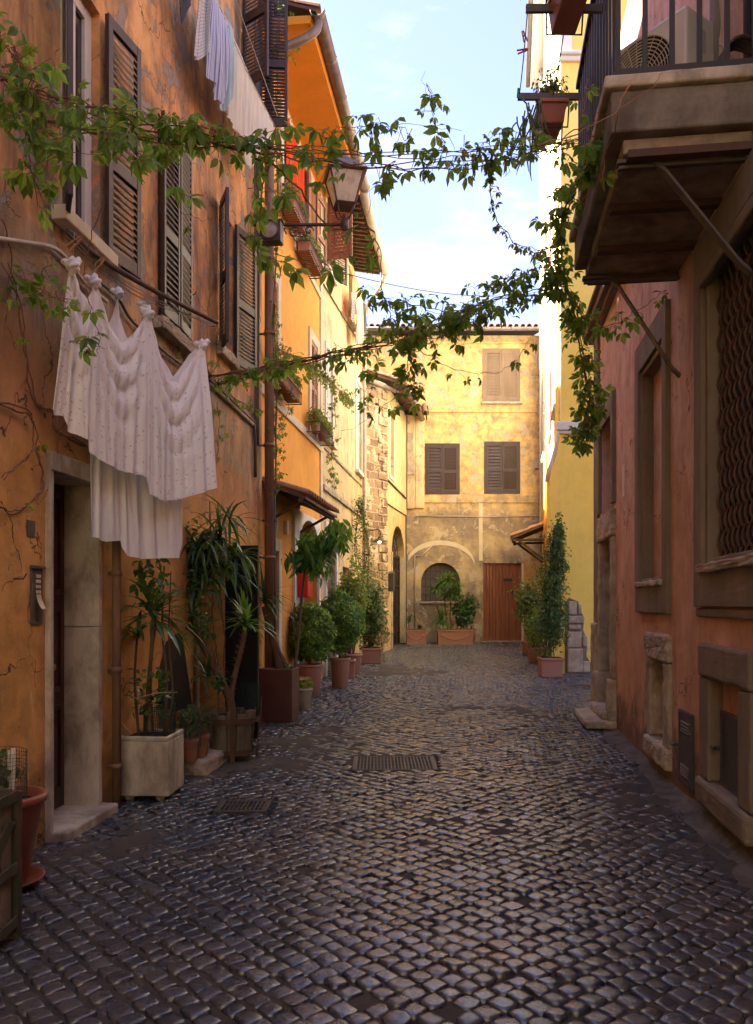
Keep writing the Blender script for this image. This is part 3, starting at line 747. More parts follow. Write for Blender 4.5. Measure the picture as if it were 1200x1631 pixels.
window(A, WA, t0, t1, 7.6, 9.3, 'pale_trim', .15)
open_leaf(A, WA, t0-.01, 7.55, 9.3, .40, 120, 'brown_wood', .03, 1); open_leaf(A, WA, t1+.01, 7.55, 9.3, .36, 100, 'brown_wood', .03, -1)
window(A, WA, 2.2, 3.2, 4.05, 5.75, 'pale_trim', .15)
# the dark doorway with a black leaf standing open
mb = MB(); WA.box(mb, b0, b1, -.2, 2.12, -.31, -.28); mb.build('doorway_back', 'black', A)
mb = MB(); ub = b1+.01
WA.box(mb, ub, ub+.03, .03, 2.12, -.02, .33); WA.frame  # plain sheet leaf
WA.box(mb, ub-.015, ub+.045, .03, 2.14, .33, .37); WA.box(mb, ub-.015, ub+.045, 2.08, 2.14, .0, .329)
dl = mb.build('door', 'black', A, bevel=.004)
mb = MB(); WA.box(mb, b0-.10, b0-.005, -.05, 1.72, -.1, .03); mb.build('door_jamb', 'render_grey', A, bevel=.01)
# pipes and cables
up = uA(186, .06); wall_tube(A, WA, [(up,-.05,.06),(up,3.5,.06)], .034, 'pipe', 'drainpipe', 5)
uc = LA-.12; wall_tube(A, WA, [(uc,-.05,.13),(uc,11.4,.13)], .062, 'pipe', 'drainpipe', 8)
wall_tube(A, WA, [(LA+.03,.0,.16),(LA+.03,3.1,.16)], .022, 'iron', 'conduit', 3)
for dx, r_ in ((.42,.012),(.34,.009),(.27,.014)):
    pts = [(LA-dx+.01*math.sin(z*2.1+dx*9), z, .025) for z in [3.5+.25*i for i in range(22)]]
    wall_tube(A, WA, pts, r_, 'cable', 'cable')
def wpts(w, L, n): return [(*w.uz(px, py, n), n) for px, py in L]
wall_tube(A, WA, smooth_path([Vector(p) for p in wpts(WA, [(-60,372),(0,380),(40,386),(78,392),(96,402),(112,420),(135,450),(170,480)], .03)]), .014, 'pale_pipe', 'cable')
wall_tube(A, WA, smooth_path([Vector(p) for p in wpts(WA, [(150,442),(175,462),(192,480),(206,505),(230,530),(262,560),(300,588)], .03)]), .012, 'cable', 'cable')
wall_tube(A, WA, wpts(WA, [(332,604),(404,671)], .03) + wpts(WA, [(407,700),(407,760)], .03), .02, 'cable', 'conduit')
wall_tube(A, WA, wpts(WA, [(332,610),(404,677)], .015), .028, 'old_stone', 'ledge')
# number plate without figures, and the intercom
mb = MB(); u, z = WA.uz(49, 842); WA.box(mb, u-.045, u+.045, z-.05, z+.05, 0, .006); mb.build('wall_plate', 'hatch', A, bevel=.002)
ic = WA.uz(57, 948); mb = MB(); WA.box(mb, ic[0]-.065, ic[0]+.065, 1.375, 1.73, 0, .012); WA.box(mb, ic[0]-.07, ic[0]+.07, 1.715, 1.735, .0, .03)
it = mb.build('intercom', 'grey_iron', A, bevel=.003)
mb = MB()
for i in range(4): WA.box(mb, ic[0]-.02, ic[0]+.03, 1.66-i*.032, 1.68-i*.032, .012, .02)
mb.build('button', 'pale_pipe', it, bevel=.002)
mb = MB()
for i in range(7): WA.box(mb, ic[0]-.025, ic[0]+.03, 1.40+i*.012, 1.404+i*.012, .012, .016)
mb.build('speaker', 'black', it)
mb = MB(); mb.grid([[WA.L(ic[0]+x-.0+t*.01, 1.56-t*.09, .016+.03*t*t) for x in (-.02,.035)] for t in (0,.25,.5,.75,1)]); mb.build('paper_note', 'pale_trim', it, solid=.001)
# rusty hook and old nails in the wall
mb = MB()
for px, py in ((22,922),(300,470),(395,300),(335,520)):
    u, z = WA.uz(px, py); WA.tube(mb, [(u,z,0),(u,z,.06),(u,z+.03,.08)], .005, 6)
mb.build('hook', 'rusty_iron', A)
# ================================================================== B: bright orange house
B = WB.root('bright_orange_house', 'bright orange plastered house with pale window surrounds and a wide orange eave, third along the left side', 'house')
tag(B, 'bright orange plastered house with pale window surrounds and deep orange eave, behind the street lantern')
uB = WB.u; LB = WB.len
bw = [(uB(450),uB(477),7.35,8.72), (uB(490),uB(500),7.4,8.72), (uB(430),uB(441),4.6,6.05), (uB(494.5),uB(504.5),4.6,6.05)]
bdoor = (uB(427),uB(441),-.3,2.25); barch = (uB(472),uB(505),-.3,2.9,.55)
mb = MB(); WB.face(mb, LB, -.3, 9.05, [*bw, bdoor, barch], .28); mass(WB, mb, LB, 9.05); mb.build('wall', 'b_wall', B)
for i, o in enumerate(bw):
    surround(B, WB, *o, .17, 'pale_trim', .03)
    window(B, WB, *o, 'rust_wood', .15)
for o in bw[2:]: closed_shutters(B, WB, *o, 'rust_wood', .0, .05)
o = bw[1]; open_leaf(B, WB, o[0], o[2], o[3], .5, 172, 'rust_wood', .05, 1); open_leaf(B, WB, o[1], o[2], o[3], .5, 172, 'rust_wood', .05, -1)
mb = MB(); rows = []
o = bw[0]
for k in range(14):                                           # strips of the red blind
    u = o[0]+.06+(o[1]-o[0]-.12)*k/13; q = .03*math.sin(k*2.2)
    mb.grid([[WB.L(u+q*t-.028, o[3]-.05-t*(1.0+.12*math.sin(k*1.7)), .05+.03*math.sin(k)) , WB.L(u+q*t+.028, o[3]-.05-t*(1.0+.12*math.sin(k*1.7)), .06+.03*math.cos(k))] for t in (0,.3,.6,1)])
mb.build('door_blind', 'red_cloth', B, solid=.004)
mb = MB(); WB.box(mb, 0.0, LB, 4.28, 4.42, 0, .035); mb.build('string_course', 'pale_trim', B, bevel=.006); mb = MB(); WB.box(mb, uB(467), LB, 7.05, 7.15, 0, .03); mb.build('string_course', 'pale_trim', B, bevel=.006)
mb = MB(); WB.box(mb, LB-.22, LB-.01, 3.1, 9.0, 0, .025); mb.build('corner_strip', 'pale_trim', B, bevel=.005)
# eave, gutter and roof
mb = MB(); mb.hexa([WB.L(0,9.0,0), WB.L(LB,9.0,0), WB.L(LB,9.0,.7), WB.L(0,9.0,.7), WB.L(0,9.12,0), WB.L(LB,9.12,0), WB.L(LB,9.1,.72), WB.L(0,9.1,.72)])
mb.build('soffit', M['soffit'] if 'soffit' in M else simple('orange_soffit', (.75,.30,.03), .8, .3, 2, .2), B)
tile_roof(B, WB, 0, LB, .78, -5.9, 9.2, 11.4, tiles_to=-1.2)
halfgutter(B, WB, -.05, LB+.05, .80, 9.14, .085)
wall_tube(B, WB, smooth_path([Vector(p) for p in [(.05,9.06,.80),(.03,8.93,.78),(.0,8.8,.62),(-.05,8.62,.2),(-.06,8.5,.11),(-.06,8.2,.1)]]), .055, 'copper', 'gutter_pipe')
# door, round window, arched doorway
lintel_panel_door(B, WB, bdoor[0], bdoor[1], 0, 2.25, -.1, 'oxblood_door' if 'oxblood_door' in M else simple('oxblood_door', (.14,.02,.02), .5, .3, 5, .4), knob=False)
surround(B, WB, bdoor[0], bdoor[1], .05, 2.25, .16, 'pale_trim', .04, False, .18, 'door_surround')
cu, cz = WB.uz(434, 831); mb = MB(); k = 28
for ra, rb, n0, n1 in ((.13,.19,-.02,.035),):
    vs = []
    for rr, nn in ((ra,n0),(ra,n1),(rb,n1),(rb,n0)):
        vs += [WB.L(cu+rr*math.cos(6.2832*i/k), cz+rr*1.15*math.sin(6.2832*i/k), nn) for i in range(k)]
    mb.add(vs, [(q*k+i, q*k+(i+1)%k, ((q+1)%4)*k+(i+1)%k, ((q+1)%4)*k+i) for q in range(4) for i in range(k)])
rw = mb.build('round_window', 'pale_trim', B, smooth=True)
mb = MB(); vs = [WB.L(cu,cz,.004)] + [WB.L(cu+.14*math.cos(6.2832*i/k), cz+.16*math.sin(6.2832*i/k), .004) for i in range(k)]
mb.add(vs, [(0,i+1,(i+1)%k+1) for i in range(k)]); mb.build('pane', 'glass_dark', rw, solid=.002)
a0, a1 = barch[0], barch[1]; um = (a0+a1)/2; ru = (a1-a0)/2
mb = MB(); WB.box(mb, a0-.3, a0, 0, 2.35, -.02, .05); WB.box(mb, a1, a1+.1, 0, 2.35, -.02, .05)
for i in range(14):
    p = [(um-ru*math.cos(math.pi*(i+e)/14), 2.35+.55*math.sin(math.pi*(i+e)/14)) for e in (0,1)]
    q = [(p[0][0] if True else 0, 2.98), (p[1][0], 2.98)]
    mb.hexa([WB.L(*p[0],-.02), WB.L(*p[1],-.02), WB.L(*p[1],.05), WB.L(*p[0],.05), WB.L(*q[0],-.02), WB.L(*q[1],-.02), WB.L(*q[1],.05), WB.L(*q[0],.05)])
WB.box(mb, a0-.3, a0, 2.352, 2.98, -.02, .05); WB.box(mb, a1, a1+.1, 2.352, 2.98, -.02, .05)
mb.build('door_surround', 'white_trim', B)
mb = MB(); WB.box(mb, a0, a1, 0, 2.9, -.3, -.27); ag = mb.build('arched_door', 'glass_dark', B)
mb = MB(); grille(mb, WB, a0, a1, 0, 2.3, -.2, 9, 2, .011); WB.box(mb, a0, a1, 2.28, 2.33, -.22, -.18)
for i in range(1, 12):
    an = math.pi*i/12; WB.tube(mb, [(um,2.34,-.2),(um-ru*.95*math.cos(an), 2.34+.52*math.sin(an), -.2)], .009, 6)
mb.build('grille', 'white_metal', ag)
# little tiled porch roof
c0 = WB.uz(428, 783)[0]; c0 = .22; c1 = 2.62
pr = tile_roof(B, WB, c0, c1, .60, 0, 2.94, 3.16, 'porch_roof', .17, .065, 'eave_dark')
mb = MB()
for u in (c0+.25, c1-.25): WB.tube(mb, [(u,2.62,.01),(u,2.89,.5)], .022, 6)
WB.box(mb, c0, c1, 2.85, 2.9, .5, .56); mb.build('bracket', 'eave_dark', pr)
mb = MB(); u, z = WB.uz(453, 840); WB.box(mb, u-.04, u+.04, z-.1, z+.1, 0, .06); mb.build('junction_box', 'white_metal', B, bevel=.006)
# ================================================================== C: stained cream house
Cc = WC.root('cream_house', 'tall sunlit cream house with grey stains, peeling plaster and a dark raftered tile eave', 'house')
uC = WC.u; LC = WC.len
cw = [(uC(519),uC(529),4.65,6.35), (uC(567),uC(575),4.7,6.8), (uC(519),uC(529),7.9,9.15), (uC(556),uC(562),7.9,9.1)]
cd = [(uC(519),uC(534),-.3,2.9), (uC(546),uC(556),-.3,2.3)]
mb = MB(); WC.face(mb, LC, -.3, 9.3, cw+cd, .25); mass(WC, mb, LC, 9.3); mb.build('wall', 'c_wall', Cc)
for o in cw[:2]:
    surround(Cc, WC, *o, .1, 'white_trim', .03); closed_shutters(Cc, WC, *o, 'white_trim', -.03, .05)
for o in cw[2:]: window(Cc, WC, *o, 'brown_wood', .12)
open_leaf(Cc, WC, cw[2][0], 8.0, 9.2, .48, 96, 'rust_wood', .04, 1, .5, .06)
open_leaf(Cc, WC, cw[2][1], 7.9, 9.15, .4, 150, 'brown_wood', .04, -1)
mb = MB()
for o in cw: WC.box(mb, o[0]-.12, o[1]+.12, o[2]-.1, o[2]-.02, -.05, .1)
mb.build('sill', 'white_trim', Cc, bevel=.006)
surround(Cc, WC, cd[0][0], cd[0][1], 0, 2.9, .14, 'white_trim', .04, False, .16, 'door_surround')
for o in cd:
    mb = MB(); WC.box(mb, o[0], o[1], 0, o[3], -.24, -.2); dd = mb.build('door', 'dark_door', Cc)
    mb = MB(); WC.frame(mb, o[0]+.05, o[1]-.05, .1, o[3]-.1, .06, -.2, -.17); mb.build('door_panel', 'dark_door', dd)
mb = MB(); WC.box(mb, .02, LC-.3, 3.62, 3.72, 0, .05); WC.box(mb, .02, LC-.1, 4.40, 4.45, 0, .03); mb.build('string_course', 'old_stone', Cc, bevel=.008)
wall_tube(Cc, WC, [(0.05,7.42,.02),(LC*.4,7.6,.02),(LC-.3,7.85,.02)], .014, 'cable', 'cable')
tile_roof(Cc, WC, 0, LC-.9, .62, -5.9, 9.42, 11.2, tiles_to=-1.0)
mb = MB()
for i in range(22): u = .1+i*(LC-1.1)/21; mb.hexa([WC.L(u,9.30,.56), WC.L(u+.06,9.30,.56), WC.L(u+.06,9.44,-.2), WC.L(u,9.44,-.2), WC.L(u,9.38,.56), WC.L(u+.06,9.38,.56), WC.L(u+.06,9.52,-.2), WC.L(u,9.52,-.2)])
mb.build('rafter', 'eave_dark', Cc)
halfgutter(Cc, WC, 0, LC-.85, .68, 9.38, .08, 'pale_pipe')
wall_tube(Cc, WC, smooth_path([Vector(p) for p in [(LC-.9,9.3,.68),(LC-.8,9.05,.55),(LC-.45,8.75,.2),(LC-.3,8.5,.1),(LC-.3,8.2,.1),(LC-.3,4.0,.1),(LC-.3,.05,.1)]], 3), .05, 'pale_pipe', 'drainpipe')
mb = MB(); u = uC(525); WC.box(mb, u-.0, u+.12, 1.6, 1.95, .045, .06); mb.build('wall_plate', 'hatch', Cc)
# ================================================================== D: low stone house with the iron gate
D = WD.root('stone_corner_house', 'low house with a rough tufa block corner and a black iron gate under an arch', 'house')
LD = WD.len
mb = MB(); WD.face(mb, LD, -.3, 7.25, [], .2); mass(WD, mb, LD, 7.25, depth=2); mb.build('stone_wall', 'tufa', D)
mb = MB()
for i in range(30):                                         # proud blocks at the corner
    z = i*.235; ww = .26 if i % 2 else .42
    WD.box(mb, LD-ww, LD+.015, z+.012, z+.225, -.02, .02+rng.uniform(0,.025))
mb.build('quoin', 'tufa', D, bevel=.02)
def S2D(u, z, n):                                            # point on the side wall in D's coordinates
    p = WS.W(u, z, n); q = D.matrix_basis.inverted() @ p; return q
D_inv = Matrix.Translation((WD.p.x, WD.p.y, 0)) @ Matrix.Rotation(math.atan2(WD.d.y, WD.d.x), 4, 'Z')
S_loc = Matrix.Translation((WS.p.x, WS.p.y, 0)) @ Matrix.Rotation(math.atan2(WS.d.y, WS.d.x), 4, 'Z')
SD = D_inv.inverted() @ S_loc                                # side-wall frame inside D
def fix(o): o.matrix_local = SD @ o.matrix_basis; return o
LS = WS.len; uS = WS.u
g0, g1 = uS(624.5), uS(644)
gtz = WS.uz(634, 893)[1]; gaz = WS.uz(634, 838)[1]
n0, n1 = uS(620.5), uS(627.5)
mb = MB(); WS.face(mb, LS, -.3, 7.25, [(g0,g1,-.3,gaz,.8), (n0,n1,4.95,6.6)], .3); WS.box(mb, 0, LS, -.3, 7.25, -.32, -2.5)
fix(mb.build('side_wall', 'd_wall', D))
mb = MB(); WS.frame(mb, n0-.08, n1+.08, 4.87, 6.68, .08, -.02, .03); fix(mb.build('window_surround', 'white_trim', D))
mb = MB(); WS.box(mb, n0, n1, 4.95, 6.6, -.16, -.12); fix(mb.build('pane', 'pale_trim', D))
mb = MB(); WS.box(mb, g0, g1, .2, gaz-.8+.8, -.28, -.25); fix(mb.build('gate_back', 'black', D))
mb = MB(); gz0 = .25; gh = gaz-.8
WS.frame(mb, g0+.02, g1-.02, gz0, gh, .07, -.17, -.12); um = (g0+g1)/2; WS.box(mb, um-.03, um+.03, gz0+.07, gh-.07, -.168, -.122)
for j in (1,2,3,4,5): z = gz0+(gh-gz0)*j/6; WS.box(mb, g0+.05, g1-.05, z-.018, z+.018, -.166, -.124)
grille(mb, WS, g0+.05, g1-.05, gz0, gh, -.15, 9, 1, .009)
for j in range(6):
    for i in range(4):
        z = gz0+(gh-gz0)*(j+.5)/6; u = g0+.12+(g1-g0-.24)*i/3
        pts = [(u+.06*math.cos(a)*math.sin(a*.5), z+.11*math.sin(a), -.14) for a in [x*.5 for x in range(13)]]; WS.tube(mb, pts, .007, 5)
fix(mb.build('gate', 'iron', D))
mb = MB(); ru = (g1-g0)/2
for i in range(1, 8):
    an = math.pi*i/8; WS.tube(mb, [(um,gh+.02,-.15),(um-ru*math.cos(an)*.96, gh+.78*math.sin(an), -.15)], .012, 5)
for q in (.35,.7): WS.tube(mb, [(um-ru*q*math.cos(math.pi*i/12), gh+.8*q*math.sin(math.pi*i/12), -.15) for i in range(13)], .012, 5)
fix(mb.build('fanlight', 'iron', D))
mb = MB(); WS.box(mb, g0-.1, g0, .1, gh, -.02, .035); WS.box(mb, g1, g1+.08, .1, gh, -.02, .035); fix(mb.build('gate_jamb', 'travertine', D, bevel=.01))
for o_ in list(D.children):
    pass
mb = MB(); k = .0
for w_, u_0, u_1 in ((WS, -.1, LS-.0),):
    mb.hexa([w_.L(u_0,7.2,.45), w_.L(u_1,7.2,.45), w_.L(u_1,8.2,-2.4), w_.L(u_0,8.2,-2.4), w_.L(u_0,7.26,.45), w_.L(u_1,7.26,.45), w_.L(u_1,8.26,-2.4), w_.L(u_0,8.26,-2.4)])
rf = fix(mb.build('roof', 'eave_dark', D))
mb = MB(); tiles_on(mb, WS, -.1, LS, .5, -2.0, 7.27, 8.15, .2, .08); tl = mb.build('tiles', 'tile', rf)
mb = MB(); WS.tube(mb, [(-.05,7.16,.5),(LS,7.14,.5)], .07, 8); fix(mb.build('gutter', 'copper', D, smooth=True))
mb = MB(); WD.tube(mb, [(-.1,7.05,.12),(LD+.35,7.12,.12)], .06, 8); mb.build('drainpipe', 'copper', D, smooth=True)
mb = MB(); WS.tube(mb, [(0.03,WS.uz(616,802)[1],.02),(uS(646),WS.uz(647,822)[1],.02),(uS(646),.4,.03)], .018, 6); WS.tube(mb, [(.02,4.75,.02),(uS(646),4.7,.02)], .03, 6); fix(mb.build('conduit', 'cable', D, smooth=True))
mb = MB(); WS.box(mb, g0-.22,g0-.12, 2.0,2.35, 0,.02); fix(mb.build('number_plate', 'white_trim', D))
# ================================================================== H: ochre house closing the street
Hh = WH.root('ochre_house', 'three storey ochre house closing the far end of the street, with a plank door', 'house')
LHh = WH.len; uH = WH.u
def zH(py): return EYE + (HY-py)/FPX*24.8
wins = [(uH(679),uH(731),zH(786),zH(708)), (uH(773),uH(827),zH(785),zH(705)), (uH(771),uH(827),zH(639),zH(557))]
hdoor = (uH(770),uH(831),-.3,zH(897)); harch = (uH(671),uH(733),zH(958),zH(896),.60)
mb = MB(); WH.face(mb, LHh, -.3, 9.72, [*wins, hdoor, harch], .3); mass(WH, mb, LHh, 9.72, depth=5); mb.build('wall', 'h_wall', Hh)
for o, m_ in zip(wins, ('brown_wood','brown_wood','beige_wood')):
    mb = MB(); WH.frame(mb, o[0]-.03, o[1]+.03, o[2]-.03, o[3]+.03, .06, -.05, .03); mb.build('window_frame', m_, Hh)
    closed_shutters(Hh, WH, o[0]+.03, o[1]-.03, o[2]+.03, o[3]-.03, m_, .02, .088, .45 if m_ == 'brown_wood' else 0)
mb = MB(); o = wins[2]; WH.box(mb, o[0]-.08, o[1]+.1, o[2]-.1, o[2]-.03, 0, .12); mb.build('sill', 'old_stone', Hh, bevel=.008)
mb = MB(); WH.box(mb, .5, LHh-.02, zH(657), zH(653.5), 0, .04); WH.box(mb, .9, LHh-.02, zH(801), zH(788), 0, .035); WH.box(mb, .9, LHh-.02, zH(548), zH(544), 0, .05)
mb.build('string_course', 'h_wall', Hh, bevel=.01)
mb = MB()
for a, b, c, d in ((758,760,800,720),(837,839,795,712),(758,760,716,704),(668,838,695,697)):
    pass
WH.box(mb, uH(763), uH(769), zH(893), zH(801), 0, .012)
k = 18; pa = [(uH(702)-1.0*math.cos(math.pi*i/k)*1.05, zH(902)+.72*math.sin(math.pi*i/k)) for i in range(k+1)]
for i in range(2, k-1):
    p, q = pa[i], pa[i+1]; t = .075
    mb.hexa([WH.L(p[0],p[1]-t,0), WH.L(q[0],q[1]-t,0), WH.L(q[0],q[1]-t,.013), WH.L(p[0],p[1]-t,.013), WH.L(p[0],p[1]+t,0), WH.L(q[0],q[1]+t,0), WH.L(q[0],q[1]+t,.013), WH.L(p[0],p[1]+t,.013)])
mb.build('relief_arch', 'pale_trim', Hh)
# arched barred window
M['dusty_pane'] = simple('dusty_panes', (.13,.10,.075), .4, .6, 4, .5, c2=(.05,.04,.035))
a0, a1, z0_, z1_ = harch[:4]; um = (a0+a1)/2; ru = (a1-a0)/2
mb = MB(); WH.box(mb, a0, a1, z0_, z1_, -.26, -.22); aw = mb.build('arched_window', M['dusty_pane'], Hh)
mb = MB(); grille(mb, WH, a0, a1, z0_, z1_-.02, -.08, 8, 5, .012); mb.build('grille', 'iron', aw)
mb = MB(); WH.box(mb, a0-.03, a1+.03, z0_-.07, z0_, -.05, .05); mb.build('sill', 'old_stone', Hh, bevel=.01)
# plank door
mb = MB(); n = 12; wd = (hdoor[1]-hdoor[0])/n
for i in range(n): WH.box(mb, hdoor[0]+i*wd+.006, hdoor[0]+(i+1)*wd-.006, .36, hdoor[3], -.12, -.07+rng.uniform(-.004,.004))
WH.box(mb, hdoor[0], hdoor[1], .345, hdoor[3], -.15, -.121); dr = mb.build('door', 'plank_wood', Hh, bevel=.005)
mb = MB(); u = uH(809.5); WH.box(mb, u-.13, u+.13, zH(926), zH(921), -.068, -.05); u = uH(817); WH.box(mb, u-.03, u+.02, zH(951), zH(941), -.068, -.04); mb.build('handle', 'iron', dr)
mb = MB(); WH.box(mb, hdoor[0]-.03, hdoor[1]+.03, .3, .37, -.1, .05); mb.build('threshold', 'old_stone', Hh, bevel=.01)
mb = MB(); WH.box(mb, hdoor[1], hdoor[1]+.06, .33, hdoor[3], -.02, .02); mb.build('door_jamb', 'white_trim', Hh)
# plaster patch by the door and the pale built-out corner on the left
mb = MB(); WH.box(mb, hdoor[1]+.062, LHh-.02, .3, zH(893), 0, .014); mb.build('repaired_plaster', M['b2'] if 'b2' in M else plaster('orange_patch', [(0,(.5,.3,.12))], streak=.5, var=.4, bump=.4), Hh)
q0, q1 = uH(648), uH(676)
mb = MB(); WH.box(mb, q0, uH(661), 4.4, zH(660), 0, .10); WH.box(mb, uH(661)+.0, q1, 4.42, zH(668), 0, .07); mb.build('buttress', 'c_wall', Hh, bevel=.03)
mb = MB(); WH.box(mb, uH(649), uH(658), zH(752), zH(690), .10, .106); WH.box(mb, uH(648), uH(660), zH(757), zH(753), .1, .16); mb.build('blind_niche', 'old_stone', Hh, bevel=.01)
rf = tile_roof(Hh, WH, uH(640), uH(682), .45, 0, zH(664), zH(645), 'lean_to_roof', .2, .08)
wall_tube(Hh, WH, [(*WH.uz(663,822),.03),(*WH.uz(764,823),.03),(*WH.uz(858,822),.03)], .016, 'pale_pipe', 'conduit')
wall_tube(Hh, WH, [(*WH.uz(661,1000),.03),(*WH.uz(661,885),.03),(*WH.uz(672,885),.03),(*WH.uz(690,868),.03)], .016, 'pale_pipe', 'conduit')
wall_tube(Hh, WH, [(*WH.uz(861,890),.06),(*WH.uz(861,540),.06)], .045, 'pipe', 'drainpipe', 5)
wall_tube(Hh, WH, [(*WH.uz(852,747),.04),(*WH.uz(866,747),.04)], .02, 'cable', 'cable')
tile_roof(Hh, WH, -.2, LHh, .40, -5, 9.85, 11.0, tiles_to=-1.6)
halfgutter(Hh, WH, -.2, LHh, .47, 9.80, .08, 'copper')
def sub(parentW, childW):
    f = lambda w: Matrix.Translation((w.p.x, w.p.y, 0)) @ Matrix.Rotation(math.atan2(w.d.y, w.d.x), 4, 'Z')
    m = f(parentW).inverted() @ f(childW)
    def fx(o): o.matrix_local = m @ o.matrix_basis; return o
    return fx
# ================================================================== G: tall pale yellow house on the right
G = WG.root('yellow_house', 'tall pale yellow house beyond the side alley, with bare stones showing at its corner', 'house')
LG, uG = WG.len, WG.u
fg = sub(WG, WF)
def gy(Y): return (Y-15.7)*LG/9.1
gw = [(gy(a), gy(a+1.0), z, z+1.6) for a in (16.6, 19.2, 21.8) for z in (5.6, 9.4, 13.2)]
mb = MB(); WG.face(mb, LG, -.3, 17.6, gw, .25)
WG.box(mb, .32, LG, -.3, 17.6, -.3, -5); mb.build('side_wall', 'g_wall', G)
for o in gw:
    closed_shutters(G, WG, *o, 'rust_wood', -.04, .08)
    mb = MB(); WG.box(mb, o[0]-.1, o[1]+.1, o[2]-.1, o[2]-.01, 0, .1); mb.build('sill', 'white_trim', G)
mb = MB(); WF.face(mb, 8.4, -.3, 17.6, [(1.3,2.3,5.8,7.6),(1.3,2.3,10,11.8)], .25); WF.box(mb, 0.02, 8.4, -.3, 17.6, -.28, -.6); fg(mb.build('wall', 'f_wall', G))
mb = MB(); zF = lambda py: EYE + (HY-py)/FPX*15.7
WF.box(mb, -.06, 6, zF(692), zF(687), 0, .09); WF.box(mb, -.09, 6, zF(687), zF(673), 0, .14); mb_o = mb.build('cornice', 'white_trim', G, bevel=.02); fg(mb_o)
mb = MB(); WF.box(mb, -.03, 6, zF(100), zF(92), 0, .08); WF.box(mb, -.05, 6, zF(92), zF(86), 0, .13); WF.box(mb, -.02, .22, zF(86), zF(-200), 0, .05); fg(mb.build('cornice', 'white_trim', G, bevel=.02))
mb = MB(); xF = lambda px: (px-CX)/FPX*15.7 - 3.57
poly = [(xF(p), zF(q)) for p, q in ((893.5,690),(890,712),(885,732),(879,748),(876,766),(876,1090),(893.5,1090))]
mb.prism([(p, q) for p, q in poly], -.002, .28, axis=1); fg(mb.build('buttress', 'f_wall', G))
mb = MB(); cp = [(893,686),(888.5,712),(883,732),(877.5,747),(874,766)]
WF.tube(mb, [(xF(p), zF(q), -.12) for p, q in cp], .05, 6); fg(mb.build('coping', 'white_trim', G, smooth=True))
M['warm_stone'] = simple('warm_bare_stone', (.55,.42,.28), .9, .8, 5, .2, bump=.6, c2=(.2,.14,.09))
# bared stones at the foot of the corner
st = [(903,1071,928,1032),(903,1031,926,1005),(905,1003,925,994),(904,993,930,980),(905,979,918,957),(927,1071,939,1052),(921,978,926,962),(927,1030,935,1012)]
pl = MB(); q = [(xF(a), zF(b)) for a, b in ((900,1075),(900,960),(906,952),(921,958),(925,972),(931,985),(929,1003),(936,1022),(934,1045),(944,1060),(944,1075))]
pl.prism(q, -.012, .0, axis=1); fg(pl.build('bared_render', 'render_grey', G))
for a, b, c, d in st:
    mb = MB(); WF.box(mb, xF(a), xF(c), zF(b), zF(d)-.01, .008, .035+rng.uniform(0,.03)); fg(mb.build('bared_stone', M['warm_stone'], G, bevel=.03))
mb = MB(); WF.box(mb, -.0, 6, 17.45, 17.65, 0, .35); WG.box(mb, -.35, LG+.1, 17.4, 17.7, 0, .36); mb.build('eave', 'white_trim', G)
mb = MB(); WG.tube(mb, [(-.4,17.5,.42),(LG+.1,17.5,.42)], .09, 8); mb.build('gutter', 'copper', G, smooth=True)
wall_tube(G, WG, [(gy(20.8), 5.4, .07),(gy(20.8), 2.4, .07)], .05, 'orange_pipe', 'drainpipe')
wall_tube(G, WG, [(gy(20.8), 17.3, .07),(gy(20.8), 5.4, .07)], .045, 'pale_pipe', 'drainpipe', 6)
wall_tube(G, WG, [(gy(23.9), 17.3, .07),(gy(23.9), .4, .07)], .045, 'pale_pipe', 'drainpipe', 6)
cn = tile_roof(G, WG, gy(22.1), gy(23.7), .92, 0, 3.35, 3.72, 'porch_roof', .19, .08)
mb = MB()
for u in (gy(22.25), gy(23.5)): WG.tube(mb, [(u,2.7,.02),(u,3.24,.72)], .035, 6); WG.tube(mb, [(u,3.28,0),(u,3.26,.88)], .035, 6)
WG.box(mb, gy(22.1), gy(23.7), 3.22, 3.29, .8, .88); mb.build('bracket', 'eave_dark', cn)
# ================================================================== E: salmon house on the right with the balcony
E = WE.root('salmon_house', 'salmon orange house at the near right with grey stone frames and a heavy concrete balcony', 'house')
LE, uE = WE.len, WE.u
def inv(w, x, y): q = Vector((x, y)) - w.p; return q.dot(w.d), q.dot(w.N)
lw = (uE(1196+60), uE(1128), 1.74, 3.78)     # lattice window (runs out of the frame)
lw = (min(lw[:2]), max(lw[:2]), 1.74, 3.78)
bn = (uE(1062), uE(1023), 1.69, 3.76)         # blind window
dn = (uE(978), uE(959), 2.64, 3.78); de = (uE(978), uE(960.5), -.3, 2.30)
k2 = (uE(1064), uE(1041), .30, 1.01); k3 = (uE(1186.5), uE(1136), .30, 1.0)
up_ = [(uE(1060)-.2, uE(1060)+.8, 5.9, 7.6), (5.2+3.2, 6.2+3.2, 4.62, 6.7)]
mb = MB(); WE.face(mb, LE, -.3, 8.0, [lw, bn, dn, de, k2, k3, up_[1]], .26); mass(WE, mb, LE, 8.0, depth=3, gap=.4); mb.build('wall', 'e_wall', E)
def blind(o, dep, mat='e_wall', nm='blind_panel'):
    mb = MB(); WE.box(mb, o[0]-.02, o[1]+.02, o[2]-.02, o[3]+.02, -dep-.1, -dep); return mb.build(nm, mat, E)
blind(bn, .10); blind(k2, .085); blind(k3, .06)
surround(E, WE, lw[0], lw[1], lw[2], lw[3], .2, 'render_grey', .05, True, .26)
mb = MB(); WE.frame(mb, lw[0], lw[1], lw[2], lw[3], .07, -.2, .02); mb.build('inner_frame', 'render_grey', E, bevel=.012)
